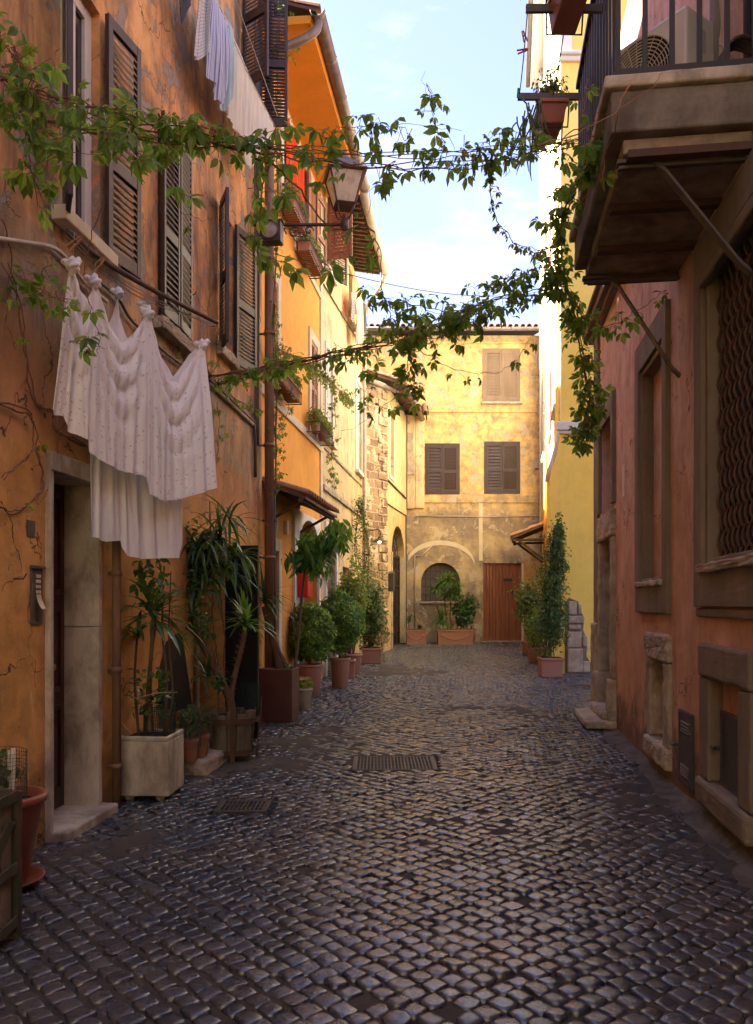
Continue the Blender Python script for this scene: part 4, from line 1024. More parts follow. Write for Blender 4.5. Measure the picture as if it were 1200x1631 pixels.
mb = MB(); WE.box(mb, lw[0]-.02, lw[1]+.02, lw[2]-.03, lw[2]+.03, -.2, .085); mb.build('sill', 'old_stone', E, bevel=.012)
mb = MB(); WE.box(mb, lw[0]+.0, lw[1], lw[3]-.11, lw[3]-.03, .0, .07); mb.build('moulding', 'render_grey', E, bevel=.012); mb = MB(); WE.box(mb, lw[0]-.22, lw[1]+.22, lw[2]-.33, lw[2]-.27, 0, .03); mb.build('moulding', 'render_grey', E, bevel=.012)
mb = MB(); WE.box(mb, lw[0], lw[1], lw[2], lw[3], -.33, -.27); mb.build('pane', 'glass_dark', E)
mb = MB(); nb = 26; z0_, z1_ = lw[2]+.03, lw[3]-.08; P = .27
for i in range(nb):
    u = lw[0]+.09+(lw[1]-lw[0]-.18)*i/(nb-1); pts = []; k = int((z1_-z0_)/P*8); am = (lw[1]-lw[0]-.18)/(nb-1)*.46
    for j in range(k+1):
        z = z0_+(z1_-z0_)*j/k; ph = (z-z0_)/P*2*math.pi + (math.pi if i % 2 else 0)
        sq = max(-1, min(1, 1.25*math.asin(math.sin(ph))/1.5708)); pts.append((u+am*sq, z, -.06+.018*math.cos(ph)))
    WE.tube(mb, pts, .0105, 6)
mb.build('lattice', 'rusty_iron', E, smooth=True)
surround(E, WE, *bn, .16, 'render_grey', .045, True, .27); 
mb = MB(); WE.frame(mb, bn[0], bn[1], bn[2], bn[3], .05, -.12, .015); mb.build('inner_frame', 'render_grey', E, bevel=.01)
mb = MB(); WE.box(mb, bn[0]-.03, bn[1]+.03, bn[2]-.03, bn[2]+.02, -.1, .07); mb.build('sill', 'old_stone', E, bevel=.012)
surround(E, WE, dn[0], dn[1], dn[2]+.06, dn[3], .16, 'render_grey', .045, False, .26)
mb = MB(); WE.frame(mb, dn[0], dn[1], dn[2], dn[3], .05, -.2, -.15); WE.box(mb, dn[0], dn[1], dn[2], dn[3], -.24, -.2); mb.build('window', 'dark_door', E)
mb = MB(); WE.box(mb, de[0]-.17, de[1]+.17, 2.31, 2.63, -.15, .06); mb.build('lintel', 'old_stone', E, bevel=.02)
for a, b in ((de[0]-.17, de[0]+.015), (de[1]-.015, de[1]+.17)):
    mb = MB(); WE.box(mb, a, b, .62, 2.30, -.16, .05); WE.box(mb, a-.02, b+.02, .02, .61, -.15, .09); mb.build('door_jamb', 'old_stone', E, bevel=.02)
lintel_panel_door(E, WE, de[0], de[1], .22, 2.3, -.17, 'dark_door', knob=False)
for i, (z, n_, a) in enumerate(((.22,.16,.1), (.12,.36,.22))):
    mb = MB(); WE.box(mb, de[0]-a, de[1]+a*.7, z-.1, z, -.2, n_); mb.build('step', 'old_stone', E, bevel=.03)
for o, wd in ((k2,.17),(k3,.22)):
    mb = MB(); u0, u1, z0_, z1_ = o
    WE.box(mb, u0-wd, u1+wd, z1_, z1_+.23, -.12, .05); o1 = mb.build('lintel', 'old_stone' if o is k2 else 'render_grey', E, bevel=.022)
    for a_, b_ in ((u0-wd, u0+.015), (u1-.015, u1+wd)): mb = MB(); WE.box(mb, a_, b_, z0_+.002, z1_-.003, -.12, .04); mb.build('jamb', 'old_stone' if o is k2 else 'render_grey', E, bevel=.02)
    mb = MB(); WE.box(mb, u0-wd, u1+wd, z0_-.18, z0_, -.12, .07); mb.build('sill', 'old_stone' if o is k2 else 'render_grey', E, bevel=.03)
# grey hatches
def hatch(u0, u1, z0, z1, n, vents=True, nm='hatch_door'):
    mb = MB(); WE.box(mb, u0, u1, z0, z1, n-.03, n); WE.frame(mb, u0-.012, u1+.012, z0-.012, z1+.012, .022, n-.03, n+.008)
    if vents:
        for zz in (z1-.11, z0+.09):
            for i in range(4): mb.hexa([WE.L(u0+.06,zz+i*.024-.035,n), WE.L(u1-.06,zz+i*.024-.035,n), WE.L(u1-.06,zz+i*.024-.02,n), WE.L(u0+.06,zz+i*.024-.02,n), WE.L(u0+.06,zz+i*.024-.035,n+.012), WE.L(u1-.06,zz+i*.024-.035,n+.012), WE.L(u1-.06,zz+i*.024-.03,n+.002), WE.L(u0+.06,zz+i*.024-.03,n+.002)])
    h = mb.build(nm, 'hatch', E, bevel=.003)
    mb = MB(); um = u1+.0 ; zz = (z0+z1)/2; WE.tube(mb, [(um,zz,n),(um+.01,zz,n+.05)], .012, 6); WE.tube(mb, [(um-.02,zz,n+.05),(um+.04,zz,n+.055)], .012, 6)
    mb.build('handle', 'iron', h)
hatch(uE(1106), uE(1087), .14, .67, .02)
hatch(uE(1171), uE(1141), .31, .78, -.035, False)
mb = MB(); WE.box(mb, LE-.42, LE-.02, 1.25, 5.2, 0, .035); mb.build('quoin', 'render_grey', E, bevel=.01)
mb = MB(); WE.box(mb, LE-.46, LE+.02, -.05, 1.24, 0, .07); mb.build('quoin', 'old_stone', E, bevel=.03)
mb = MB(); WE.box(mb, LE-4.9, LE+.1, 5.14, 5.2, 0, .09); WE.box(mb, LE-4.9, LE+.14, 5.2, 5.3, 0, .16); WE.box(mb, LE-4.9, LE+.18, 5.3, 5.36, 0, .21); mb.build('cornice', 'render_grey', E, bevel=.012)
mb = MB(); u, z = WE.uz(994, 765); 
mb.prism([(u-.06,z-.18),(u+.075,z-.17),(u+.07,z+.17),(u-.065,z+.18)], 0, .004, axis=1); mb.build('pale_patch', 'white_trim', E)
window(E, WE, *up_[1], 'brown_wood', .15)
surround(E, WE, *up_[1], .12, 'render_grey', .03, False)
# ---- balcony: slab > lip, railing, brackets
un, nn_ = inv(WE, 1.39, 4.67); uf, nf = inv(WE, 1.60, 6.62)
mb = MB(); NB = .80
mb.hexa([WE.L(un,4.22,0), WE.L(uf,4.22,0), WE.L(uf,4.22,NB), WE.L(un,4.22,NB), WE.L(un,4.46,0), WE.L(uf,4.46,0), WE.L(uf,4.46,NB), WE.L(un,4.46,NB)])
bal = mb.build('balcony', 'concrete', E, bevel=.015)
mb = MB(); WE.box(mb, un+.07, uf-.05, 4.13, 4.215, 0, NB-.08); mb.build('slab', 'balcony_under', bal, bevel=.01)
mb = MB()
for t in (.03, .36, .68, .97): u = un+(uf-un)*t; mb = MB(); WE.box(mb, u-.035, u+.035, 4.085, 4.129, 0, NB-.1); mb.build('joist', 'rusty_iron', bal)
mb = MB(); WE.box(mb, un-.035, uf+.03, 4.462, 4.535, 0, NB+.04); mb.build('lip', 'travertine', bal, bevel=.012)
mb = MB()
n_ = NB-.02; zt = 5.70
WE.box(mb, un-.01, un+.025, 4.54, 4.58, .0, n_); WE.box(mb, un, uf, 4.54, 4.58, n_-.035, n_)
WE.box(mb, un-.015, un+.03, zt, zt+.04, .0, n_+.01); WE.box(mb, un, uf, zt, zt+.04, n_-.04, n_+.01); WE.box(mb, uf-.03, uf, zt, zt+.04, 0, n_)
for k in range(6):
    n = n_ - .02 - k*.150; WE.box(mb, un-.002, un+.014, 4.58, zt, n-.015, n+.015)
kk = 15
for k in range(kk): u = un+.02+(uf-un-.04)*k/(kk-1); WE.box(mb, u-.015, u+.015, 4.58, zt, n_-.026, n_-.01)
for k in range(5): n = n_ - .02 - k*.16; WE.box(mb, uf-.022, uf-.008, 4.58, zt, n-.012, n+.012)
mb.build('railing', 'iron', bal, bevel=.003)
for u, zb in ((un+.13, 3.42), (uf-.12, 3.30)):
    mb = MB(); w = .034
    for (a, za, b, zb_) in ((NB-.05,4.105,NB-.25,4.10), (NB-.25,4.10,NB-.33,4.03), (NB-.33,4.03,.06,zb+.06), (.06,zb+.06,.0,zb)):
        p = [WE.L(u-w,za-.012,a), WE.L(u+w,za-.012,a), WE.L(u+w,zb_-.012,b), WE.L(u-w,zb_-.012,b), WE.L(u-w,za+.012,a), WE.L(u+w,za+.012,a), WE.L(u+w,zb_+.012,b), WE.L(u-w,zb_+.012,b)]
        mb.hexa(p)
    WE.box(mb, u-.02, u+.02, 4.066, 4.084, 0, NB-.06)
    mb.build('bracket', 'grey_iron', bal)
# ---- things on and around the balcony
def tri_rot(o, rz): o.rotation_euler = (0,0,rz)
ac = thing('air_conditioner', 'cream outdoor air conditioning unit standing behind the bars of the balcony', 'air conditioner', (1.93, 5.04, 4.54), math.atan2(.59, -.41))
mb = MB(); mb.box((0,-.30,.05), (.66,0,.70)); 
for x in (.1,.5): mb.box((x,-.28,0),(x+.06,-.02,.05))
mb.build('casing', 'white_metal', ac, bevel=.018)
mb = MB(); cxx, czz = .37, .38
mb.lathe((0,0,0), [(.285,0),(.30,.004),(.30,.012),(.285,.012)], 36, closed=False)
for q in range(13): r_ = .035+q*.0205; mb.lathe((0,0,0), [(r_,.004),(r_+.006,.007),(r_+.006,.011),(r_,.008)], 36, closed=False)
for q in range(24): a = 6.2832*q/24; mb.tube([(.03*math.cos(a),.03*math.sin(a),.007),(.285*math.cos(a+.25),.285*math.sin(a+.25),.007)], .003, 4)
fg_ = mb.build('fan_grille', 'white_metal', ac, loc=(cxx,0.002,czz), rot=(R(-90),0,0))
mb = MB(); mb.lathe((0,0,0), [(.001,.001),(.284,.001),(.284,.0025),(.001,.0025)], 36); mb.build('fan_opening', 'black', ac, loc=(cxx,0.001,czz), rot=(R(-90),0,0))
mb = MB(); mb.box((-.003,-.2,.46),(0.0,-.12,.60)); mb.build('label_plate', 'label', ac)
mb = MB(); mb.box((-.004,-.27,.12),(.0,-.03,.40)); mb.build('side_cover', 'white_metal', ac, bevel=.002)
hose = MB()
for q in range(5): hose.tube([(2.36+.02*math.cos(q), 5.02+q*.03+.02*math.sin(a*3+q), 4.85+.17*math.sin(a+q*.4)) if False else (2.27+.13*math.cos(a), 5.0+q*.03, 4.84+.17*math.sin(a)) for a in [x*.4 for x in range(17)]], .012, 6)
tag(hose.build('coiled_hose', 'pole_wood', smooth=True), 'coil of brown hose hanging beside the cream air conditioning unit', 'hose')
# drying rack arms and flower boxes hung outside the railing
def RX(Y): return 1.60+.11*(Y-6.62)
for Y, x0_, nm in ((6.22, 1.085, 'far'), (5.30, .975, 'near')):
    pass
rk = thing('drying_rack', 'iron drying rack with two arms sticking out from the balcony railing over the street', 'drying rack', (1.4, 5.8, 5.4))
mb = MB()
for Y, x0_ in ((6.22,1.085),(5.30,.978)):
    mb = MB(); mb.box((x0_-1.4, Y-5.8-.012, -.03), (RX(Y)-1.4+.02, Y-5.8+.012, .02)); mb.build('arm', 'grey_iron', rk)
mb = MB()
for f in (.02,.45): 
    a = Vector((1.085-1.4+f*.6, 6.22-5.8, .0)); b = Vector((.978-1.4+f*.6, 5.30-5.8, .0))
    mb.tube([a.lerp(b, t)+Vector((0,0,-.04*math.sin(math.pi*t))) for t in (0,.25,.5,.75,1)], .004, 5)
mb.build('line', 'cable', rk)
def peg(p, mat, lab, rot=(0,0,0), grp=None):
    t = thing('clothes_peg', lab, 'clothes peg', p, 0, grp); t.rotation_euler = rot
    for s in (-1, 1):
        mb = MB(); mb.hexa([(s*.012,-.005,-.04),(s*.004,-.005,.0),(s*.004,.005,.0),(s*.012,.005,-.04),(s*.018,-.005,-.04),(s*.010,-.005,.035),(s*.010,.005,.035),(s*.018,.005,-.04)] if False else
            [(s*.001,-.005,.035),(s*.008,-.005,.035),(s*.008,.005,.035),(s*.001,.005,.035),(s*.008,-.005,-.04),(s*.016,-.005,-.04),(s*.016,.005,-.04),(s*.008,.005,-.04)])
        mb.build('prong', mat, t)
    mb = MB(); mb.tube([(-.008,0,0),(.008,0,0)], .006, 6); mb.build('spring', 'grey_iron', t)
    return t
gp = 'clothes pegs on the drying rack of the balcony'
def rackp(t, f=0.0): a = Vector((1.085, 6.22, 5.4)); b = Vector((.978, 5.30, 5.4)); return a.lerp(b, t)+Vector((f,0,-.04*math.sin(math.pi*t)-.03))
peg(rackp(.12), 'green_plastic', 'green peg lowest on the outer line of the balcony drying rack', (0,0,.5), gp)
peg(rackp(.66), 'orange_plastic', 'rust orange peg tilted sideways on the outer line of the drying rack', (0,1.3,0), gp)
peg(rackp(.80), 'peg_wood', 'pale wooden peg topmost on the outer line of the drying rack', (0,-.3,0), gp)
peg(rackp(.45, .26), 'green_plastic', 'green peg on the inner line of the drying rack, above the hanging shrub box', (0,.4,0), gp)
peg(Vector((1.66,4.78,5.42)), 'green_plastic', 'green peg lying across the bars in front of the air conditioner', (0,1.45,0), gp)
def flower_box(loc, lab, L=.5, w=.20, h=.19):
    t = thing('flower_box', lab, 'flower box', loc)
    mb = MB(); mb.hexa([(-w*.4,-L/2+.02,-h),(w*.4,-L/2+.02,-h),(w*.4,L/2-.02,-h),(-w*.4,L/2-.02,-h),(-w/2,-L/2,0),(w/2,-L/2,0),(w/2,L/2,0),(-w/2,L/2,0)])
    mb.box((-w/2-.012,-L/2-.012,-.03),(w/2+.012,L/2+.012,.0)); mb.build('trough', 'plastic_terracotta', t, bevel=.006)
    mb = MB()
    for y in (-L/2+.05, L/2-.05): mb.tube([(-w/2-.02,y,.02),(-w/2-.015,y,-h-.02),(w/2+.015,y,-h-.02),(w/2+.03,y,.05)], .007, 6)
    mb.tube([(-w/2-.02,-L/2,.0),(-w/2-.02,L/2,.0)], .007, 6); mb.build('holder', 'iron', t)
    mb = MB(); mb.box((-w/2+.015,-L/2+.015,-.02),(w/2-.015,L/2-.015,.004)); mb.build('soil', 'soil', t)
    return t
fb = flower_box((1.36, 6.36, 5.37), 'terracotta coloured box with a small bushy shrub, hung outside the far end of the balcony', L=.32, w=.2, h=.17)
mb = MB(); 
for i in range(14):
    a = rng.uniform(0,6.28); mb.tube(wob((rng.uniform(-.05,.05),rng.uniform(-.1,.1),0), (.1*math.cos(a), rng.uniform(-.12,.12), rng.uniform(.1,.24)), 3, .02), .004, 4)
mb.build('stem', 'bark', fb)
mb = MB(); cloud(mb, (0,0,.15), (.13,.15,.13), 520, .032, shell=.1); mb.build('foliage', 'olive_leaf', fb)
fb = flower_box((1.24, 5.15, 5.47), 'terracotta coloured box with a long drooping leaf, hung outside the near end of the balcony')
mb = MB()
for i in range(5): blade(mb, (-.03,-.15+.07*i,0), (-1,.1*(i-2),.7+.12*i), .30, .016, 1.6)
mb.build('foliage', 'yucca', fb)
# succulent strands trailing from the hanging box
sc = thing('trailing_succulent', 'thin grey green succulent strands dangling below the hanging shrub box', 'plant', (1.18, 6.15, 5.2))
mb = MB()
for i in range(26):
    p = Vector((rng.uniform(-.14,.06), rng.uniform(-.1,.1), rng.uniform(-.05,.1))); q = p+Vector((rng.uniform(-.15,.08), rng.uniform(-.08,.08), -rng.uniform(.15,.42)))
    mb.tube(wob(p, q, 6, .03), [.006]*6+[.002], 5)
mb.build('stem', 'jasmine', sc, smooth=True)
# ---- unseen house added behind the camera to bounce sunlight into the street
bh = thing('unseen_bounce_house', 'unseen pale cream house added behind the viewpoint to bounce sunlight into the street', 'house', (-9,-8,0))
mb = MB(); mb.box((0,-6,-.3),(23,0,11)); mb.build('wall', 'g_wall', bh)
# ================================================================== pots, planters and plants in the street
def pot(t, r0, r1, h, mat='terracotta', rim=.03, name='pot', z=0, k=28):
    mb = MB(); mb.lathe((0,0,z), [(r0*.9,0),(r0,.01),(r1*.97,h-rim*1.6),(r1*.98,h-rim*1.5),(r1*1.08,h-rim*1.2),(r1*1.09,h-.006),(r1*1.04,h),(r1*.93,h),(r1*.9,h-.05),(.001,h-.055)], k)
    o = mb.build(name, mat, t, smooth=True)
    mb = MB(); mb.lathe((0,0,z), [(r1*.9,h-.075),(r1*.9,h-.05),(r1*.5,h-.035),(.001,h-.03)], 16); mb.build('soil', 'soil', t, smooth=True)
    return o
def trough(t, L, w, h, mat='terracotta', relief=False, rot=0):
    mb = MB(); a, b = L/2, w/2
    mb.hexa([(-a*.94,-b*.88,0),(a*.94,-b*.88,0),(a*.94,b*.88,0),(-a*.94,b*.88,0),(-a*.99,-b*.97,h-.05),(a*.99,-b*.97,h-.05),(a*.99,b*.97,h-.05),(-a*.99,b*.97,h-.05)])
    mb.box((-a-.012,-b-.012,h-.05),(a+.012,b+.012,h)); 
    if relief:
        mb.tube([(-a*.75+a*1.5*i/14, -b*.93-.004, h*.62-.10*math.sin(math.pi*i/14)*h/.35) for i in range(15)], .014, 6)
        for x in (-a*.75, a*.75): mb.lathe((x,-b*.93,h*.6), [(.001,-.035),(.03,-.02),(.035,0),(.03,.02),(.001,.035)], 8)
    o = mb.build('trough', mat, t, bevel=.01)
    mb = MB(); mb.box((-a+.03,-b+.03,h-.03),(a-.03,b-.03,h+.006)); mb.build('soil', 'soil', t)
    return o
def plant(t, build_leaves, leafm, stems=None, stemm='bark', label=None):
    if stems:
        mb = MB(); 
        for pts, r in stems: mb.tube(smooth_path(pts, 4) if len(pts) < 5 else pts, r if not isinstance(r, tuple) else [r[0]+(r[1]-r[0])*i/(((len(pts)-1)*4+1 if len(pts)<5 else len(pts))-1) for i in range((len(pts)-1)*4+1 if len(pts)<5 else len(pts))], 7)
        mb.build('stem', stemm, t, smooth=True)
    mb = MB(); build_leaves(mb); return mb.build('foliage', leafm, t, recalc=False)
def mesh_cyl(name, t, c, r, z0, z1, mat, a0=0, a1=6.2832, cell=.025, th=.0016):
    mb = MB(); n = int(r*(a1-a0)/cell); m = int((z1-z0)/cell)
    for i in range(n+1):
        a = a0+(a1-a0)*i/n; mb.tube([(c[0]+r*math.cos(a), c[1]+r*math.sin(a), z0), (c[0]+r*math.cos(a+.1), c[1]+r*math.sin(a+.1), z1)], th, 3, False)
    for j in range(m+1):
        z = z0+(z1-z0)*j/m; mb.tube([(c[0]+r*math.cos(a0+(a1-a0)*i/16), c[1]+r*math.sin(a0+(a1-a0)*i/16), z+.004*math.sin(i*2+j)) for i in range(17)], th, 3, False)
    return mb.build(name, mat, t)
r2 = random.Random(21)
# white stone planter by the drainpipe
t = thing('stone_planter', 'square off white stone planter on two feet with tall leggy plants, beside the drainpipe', 'planter', (-1.765, 6.33, 0), R(-3))
mb = MB(); s_ = .205; h = .42
mb.box((-s_,-s_,.045),(s_,s_,.06+h-.02))
for a in (((-s_,-s_,h+.04),(s_,-s_+.03,h+.075)),((-s_,s_-.03,h+.04),(s_,s_,h+.075)),((-s_,-s_+.03,h+.04),(-s_+.03,s_-.03,h+.075)),((s_-.03,-s_+.03,h+.04),(s_,s_-.03,h+.075))): mb.box(*a)
mb.build('box', 'travertine', t, bevel=.008)
mb = MB()
for x in (-.12,.12):
    for y in (-.13,.13): mb = MB(); mb.lathe((x,y,0), [(.03,0),(.045,.045)], 10); mb.build('foot', 'travertine', t)
mb = MB(); mb.box((-.17,-.17,h+.03),(.17,.17,h+.05)); mb.build('soil', 'soil', t)
def lv(mb):
    c = Vector((.03,.0,1.40)); rosette(mb, c, 34, .50, .024, r2, .1, (.5, 1.9))
    rosette(mb, (-.12,.06,1.25), 12, .38, .02, r2, .1, (.8, 2))
def lv2(mb):
    for _ in range(90):
        p = Vector((r2.uniform(-.14,.14), r2.uniform(-.12,.1), r2.uniform(.62,1.0))); creeper = rv(r2); leaflet(mb, p, (rv(r2)+Vector((0,-.2,.2))).normalized(), (rv(r2)+Vector((0,-.3,1))).normalized(), .06, .024)
    for _ in range(70):
        p = Vector((r2.uniform(-.1,.14), r2.uniform(-.12,.1), r2.uniform(1.5,1.85))); leaflet(mb, p, (rv(r2)+Vector((0,0,-.3))).normalized(), (rv(r2)+Vector((0,-.3,1))).normalized(), .075, .028)
plant(t, lv, 'yucca', [([(-.05,0,.45),(-.02,.02,.9),(.03,0,1.42)], .016), ([(.1,.02,.45),(.12,.02,.9),(.08,.04,1.3),(.1,.02,1.8)], (.014,.006)), ([(-.1,.02,.45),(-.14,.04,.9),(-.12,.05,1.3)], (.012,.009)),
      ([(.12,0,.45),(.17,.02,.8),(.13,.05,1.2),(.16,.0,1.75)], (.010,.005)), ([(0,.05,.45),(-.03,.1,1.0),(.05,.1,1.7),(.0,.1,1.9)], (.010,.005))])
mb = MB(); lv2(mb); mb.build('foliage', 'dark_leaf', t, recalc=False)
mesh_cyl('mesh_guard', t, (.07,0), .12, h+.05, .72, 'mesh_green', 0, 6.28, .014)
mb = MB(); mb.tube(smooth_path([(-.25,.1,.85),(-.1,-.1,.78),(.1,-.15,.82),(.18,.1,.8)]), .004, 5); mb.tube(smooth_path([(-.25,.1,.85),(-.2,-.1,.62),(-.1,-.17,.52)]), .004, 5); mb.build('wire_tie', 'rope', t, smooth=True)
# black board leaning behind it
t = thing('leaning_board', 'dark board propped against the orange wall behind the white stone planter', 'board', (-1.86, 6.95, .0), R(-6))
mb = MB(); mb.hexa([(-.0,0,.55),(.02,0,.55),(.12,.5,.55),(.10,.5,.55),(-.05,0,1.12),(-.03,0,1.12),(.02,.5,1.25),(.0,.5,1.25)]); mb.build('panel', 'black', t)
mb = MB(); mb.box((-.02,.0,0),(.03,.04,.56)); mb.box((.02,.46,0),(.07,.5,.56)); mb.build('leg', 'grey_wood', t)
# worn kerb step by the wall
mb = MB(); w_ = WA
WA.box(mb, uA(262), uA(322), -.05, .13, 0, .38); o = mb.build('stone_step', 'old_stone', None, bevel=.03, loc=(WA.p.x, WA.p.y, 0), rot=(0,0,math.atan2(WA.d.y, WA.d.x)))
tag(o, 'low worn stone step against the orange wall between the stone planter and the barrel', 'step')
# two little pots on the step
for i, (Yp, r_, lab) in enumerate(((7.05,.07,'terracotta pot with a spiky plant on the stone step, nearer of the two'),(7.30,.085,'small terracotta pot with a wire guard on the low stone step, farther of the two'))):
    t = thing('potted_plant', lab, 'potted plant', (xl(Yp)+.24, Yp, .13), 0, 'small pots on the stone step')
    pot(t, r_*.8, r_, .2); 
    plant(t, lambda mb: (rosette(mb, (0,0,.3), 18, .26, .011, r2, .3, (.4,1.2)), cloud(mb, (0,0,.34), (.1,.1,.14), 60, .045, r2)), 'dark_leaf', [([(0,0,.15),(.0,.01,.32)], .008)])
    mesh_cyl('mesh_guard', t, (0,0), r_*1.3, .12, .45, 'mesh_wire', 0, 6.28, .02, .0012)
# wooden tub in an iron frame with the leaning yuccas
t = thing('barrel_planter', 'half barrel of weathered staves in a rusty iron frame, with tall leaning yucca trunks', 'planter', (-1.40, 7.80, 0))
mb = MB(); k = 16
for i in range(k):
    a0_ = 6.2832*i/k+.012; a1_ = 6.2832*(i+1)/k-.012; hh = .47+r2.uniform(-.02,.03); rb, rt = .20, .245
    P = [(r_*math.cos(a), r_*math.sin(a), z) for z, r_, in ((.07,rb),(hh,rt)) for a, r_ in ((a0_,r_),(a1_,r_),(a1_,r_-.02),(a0_,r_-.02))]
    mb.hexa(P)
mb.build('tub', 'grey_wood', t, bevel=.004)
mb = MB(); mb.lathe((0,0,0), [(.18,.3),(.235,.42),(.1,.44),(.001,.45)], 16); mb.build('soil', 'soil', t)
mb = MB()
for z, r_ in ((.10,.232),(.40,.268)):
    mb.lathe((0,0,z), [(r_,-.022),(r_+.006,-.022),(r_+.006,.022),(r_,.022),(r_,-.022)], 32, closed=False)
for i in range(4):
    a = 6.2832*i/4-1.35; c, s = math.cos(a), math.sin(a)
    def P(r_, w_, z): return (r_*c - w_*s, r_*s + w_*c, z)
    for (ra, za, rb, zb) in ((.245,.0,.24,.10),(.24,.10,.275,.42),(.275,.42,.285,.60),(.245,.0,.31,.0)):
        mb.hexa([P(ra,-.022,za), P(ra,.022,za), P(ra+.012,.022,za), P(ra+.012,-.022,za), P(rb,-.022,zb+.004), P(rb,.022,zb+.004), P(rb+.012,.022,zb+.004), P(rb+.012,-.022,zb+.004)])
mb.build('iron_frame', 'rusty_iron', t)
trunk1 = [Vector(p) for p in [(0,0,.4),(-.02,.0,.6),(-.18,-.04,.95),(-.32,-.05,1.25),(-.38,-.02,1.6),(-.34,0,2.0)]]
trunk2 = [Vector(p) for p in [(.0,.02,.4),(.0,.03,.65),(.06,.05,.95),(.12,.08,1.22)]]
mb = MB(); p1_ = smooth_path(trunk1, 5); mb.tube(p1_, [.045-.02*i/len(p1_) for i in range(len(p1_))], 9); p2_ = smooth_path(trunk2, 5); mb.tube(p2_, [.032-.008*i/len(p2_) for i in range(len(p2_))], 9)
for i in range(60):
    q = p2_[r2.randrange(4, len(p2_))]; d = Vector((r2.uniform(-1,1), r2.uniform(-1,1), .3)).normalized(); mb.tube([q+d*.02, q+d*.055+Vector((0,0,.02))], [.006,.001], 4)
mb.build('trunk', 'bark', t, smooth=True)
mb = MB()
rosette(mb, (.13,.08,1.30), 46, .42, .020, r2, .35, (.3,1.5)); mb.build('foliage', 'yucca_bright', t, recalc=False)
mb = MB()
for q, n_, L_ in (((-.32,.0,2.05),34,.55),((-.26,.05,1.8),30,.5),((-.12,.1,2.15),36,.55),((-.1,.1,1.85),26,.5),((-.4,0,1.7),20,.42),((.02,.15,1.95),30,.5),((-.02,.05,2.3),22,.45)): rosette(mb, q, n_, L_, .017, r2, .0, (.9,2.6))
rosette(mb, (-.22,-.02,.80), 30, .36, .014, r2, .3, (.3,1.4)); mb.build('foliage', 'yucca', t, recalc=False)
mb = MB(); cloud(mb, (-.38,-.05,1.85), (.26,.22,.5), 420, .075, r2, 'leaf', .2); cloud(mb, (-.3,-.1,1.35), (.2,.15,.25), 120, .06, r2, 'leaf', .1); cloud(mb, (-.1,-.1,.75), (.12,.12,.14), 60, .05, r2, 'leaf', .1); mb.build('foliage', 'dark_leaf', t, recalc=False)
mesh_cyl('mesh_guard', t, (.12,.08), .15, .42, .72, 'mesh_green', -1.2, 2.8, .016)
mb = MB()
for sx in (-.1,.12,.2): mb.tube(wob((sx-.25,.05,.45),(sx-.35,.1,2.5),8,.05,r2), .006, 4)
mb.build('stem', 'vine_bark', t)
# oxblood cube planter with the leaning dracaena
t = thing('cube_planter', 'tall square oxblood red planter with a leaning bare trunk, in front of the red door', 'planter', (-1.24, 10.32, gz(10.3)), R(-7))
mb = MB(); a = .215; H = .66
for q in (((-a,-a,0),(a,-a+.02,H)),((-a,a-.02,0),(a,a,H)),((-a,-a+.02,0),(-a+.02,a-.02,H)),((a-.02,-a+.02,0),(a,a-.02,H))): mb.box(*q)
mb.build('box', 'corten', t, bevel=.008)
mb = MB(); mb.box((-a+.02,-a+.02,H-.08),(a-.02,a-.02,H-.04)); mb.build('soil', 'soil', t)
p1_ = smooth_path([(.02,.0,H-.06),(-.02,0,H+.15),(-.12,0,H+.5),(-.2,0,H+.78)], 5)
mb = MB(); mb.tube(p1_, [.075-.045*i/len(p1_) for i in range(len(p1_))], 10); mb.tube(smooth_path([(.0,-.02,H+.2),(.06,-.02,H+.1),(.12,0,H-.04)]), [.03]*13, 7); mb.build('trunk', 'bark', t, smooth=True)
mb = MB(); rosette(mb, (-.2,0,H+.85), 42, .5, .017, r2, .3, (.5,1.8)); cloud(mb, (.14,-.05,H), (.08,.12,.06), 60, .03, r2); mb.build('foliage', 'yucca', t, recalc=False)
# small grey pot at the foot of the box plants
g = ground(484,1132); t = thing('potted_plant', 'small greyish clay pot with a low bright green plant beside the oxblood planter', 'potted plant', (g.x, g.y+.1, g.z))
pot(t, .075, .11, .30, 'old_stone'); plant(t, lambda mb: cloud(mb, (0,0,.36), (.12,.12,.08), 160, .045, r2), 'light_leaf')
# slender potted tree with lance leaves
t = thing('potted_tree', 'slender young tree with drooping lance shaped leaves in a terracotta pot beside the red mailbox', 'tree', (-1.17, 11.3, gz(11.3)))
pot(t, .15, .20, .42)
def P2(px, py, Y=11.3): q = at(px, py, Y); return q - Vector((-1.17, 11.3, gz(11.3)))
tr = smooth_path([(.0,0,.36), P2(474,1030), P2(481,950), P2(487,900), P2(488,868)], 4)
stems = [(tr, (.024,.012)), (smooth_path([P2(474,1020), P2(466,990), P2(470,960)],4), .010), (smooth_path([P2(487,880),P2(505,862),P2(528,842)],4), .007), (smooth_path([P2(486,885),P2(470,880),P2(460,895)],4), .007), (smooth_path([P2(487,880),P2(488,860),P2(490,848)],4), .006)]
def lv(mb):
    for cx, cy, sx, sy, n in ((476,888,22,14,110),(500,880,26,22,190),(522,862,22,18,150),(538,838,16,14,90),(492,856,16,12,60),(545,858,9,14,36),(510,905,16,14,50)):
        for _ in range(n):
            p = P2(cx+r2.gauss(0,sx*.5), cy+r2.gauss(0,sy*.5), 11.3+r2.gauss(0,.14)); d = Vector((r2.uniform(-.7,.7), r2.uniform(-.7,.7), -r2.uniform(.3,1.2))).normalized()
            leaflet(mb, p, d, (rv(r2)+Vector((0,-.2,.9))).normalized(), r2.uniform(.11,.17), .024, .3)
plant(t, lv, 'lance', stems)
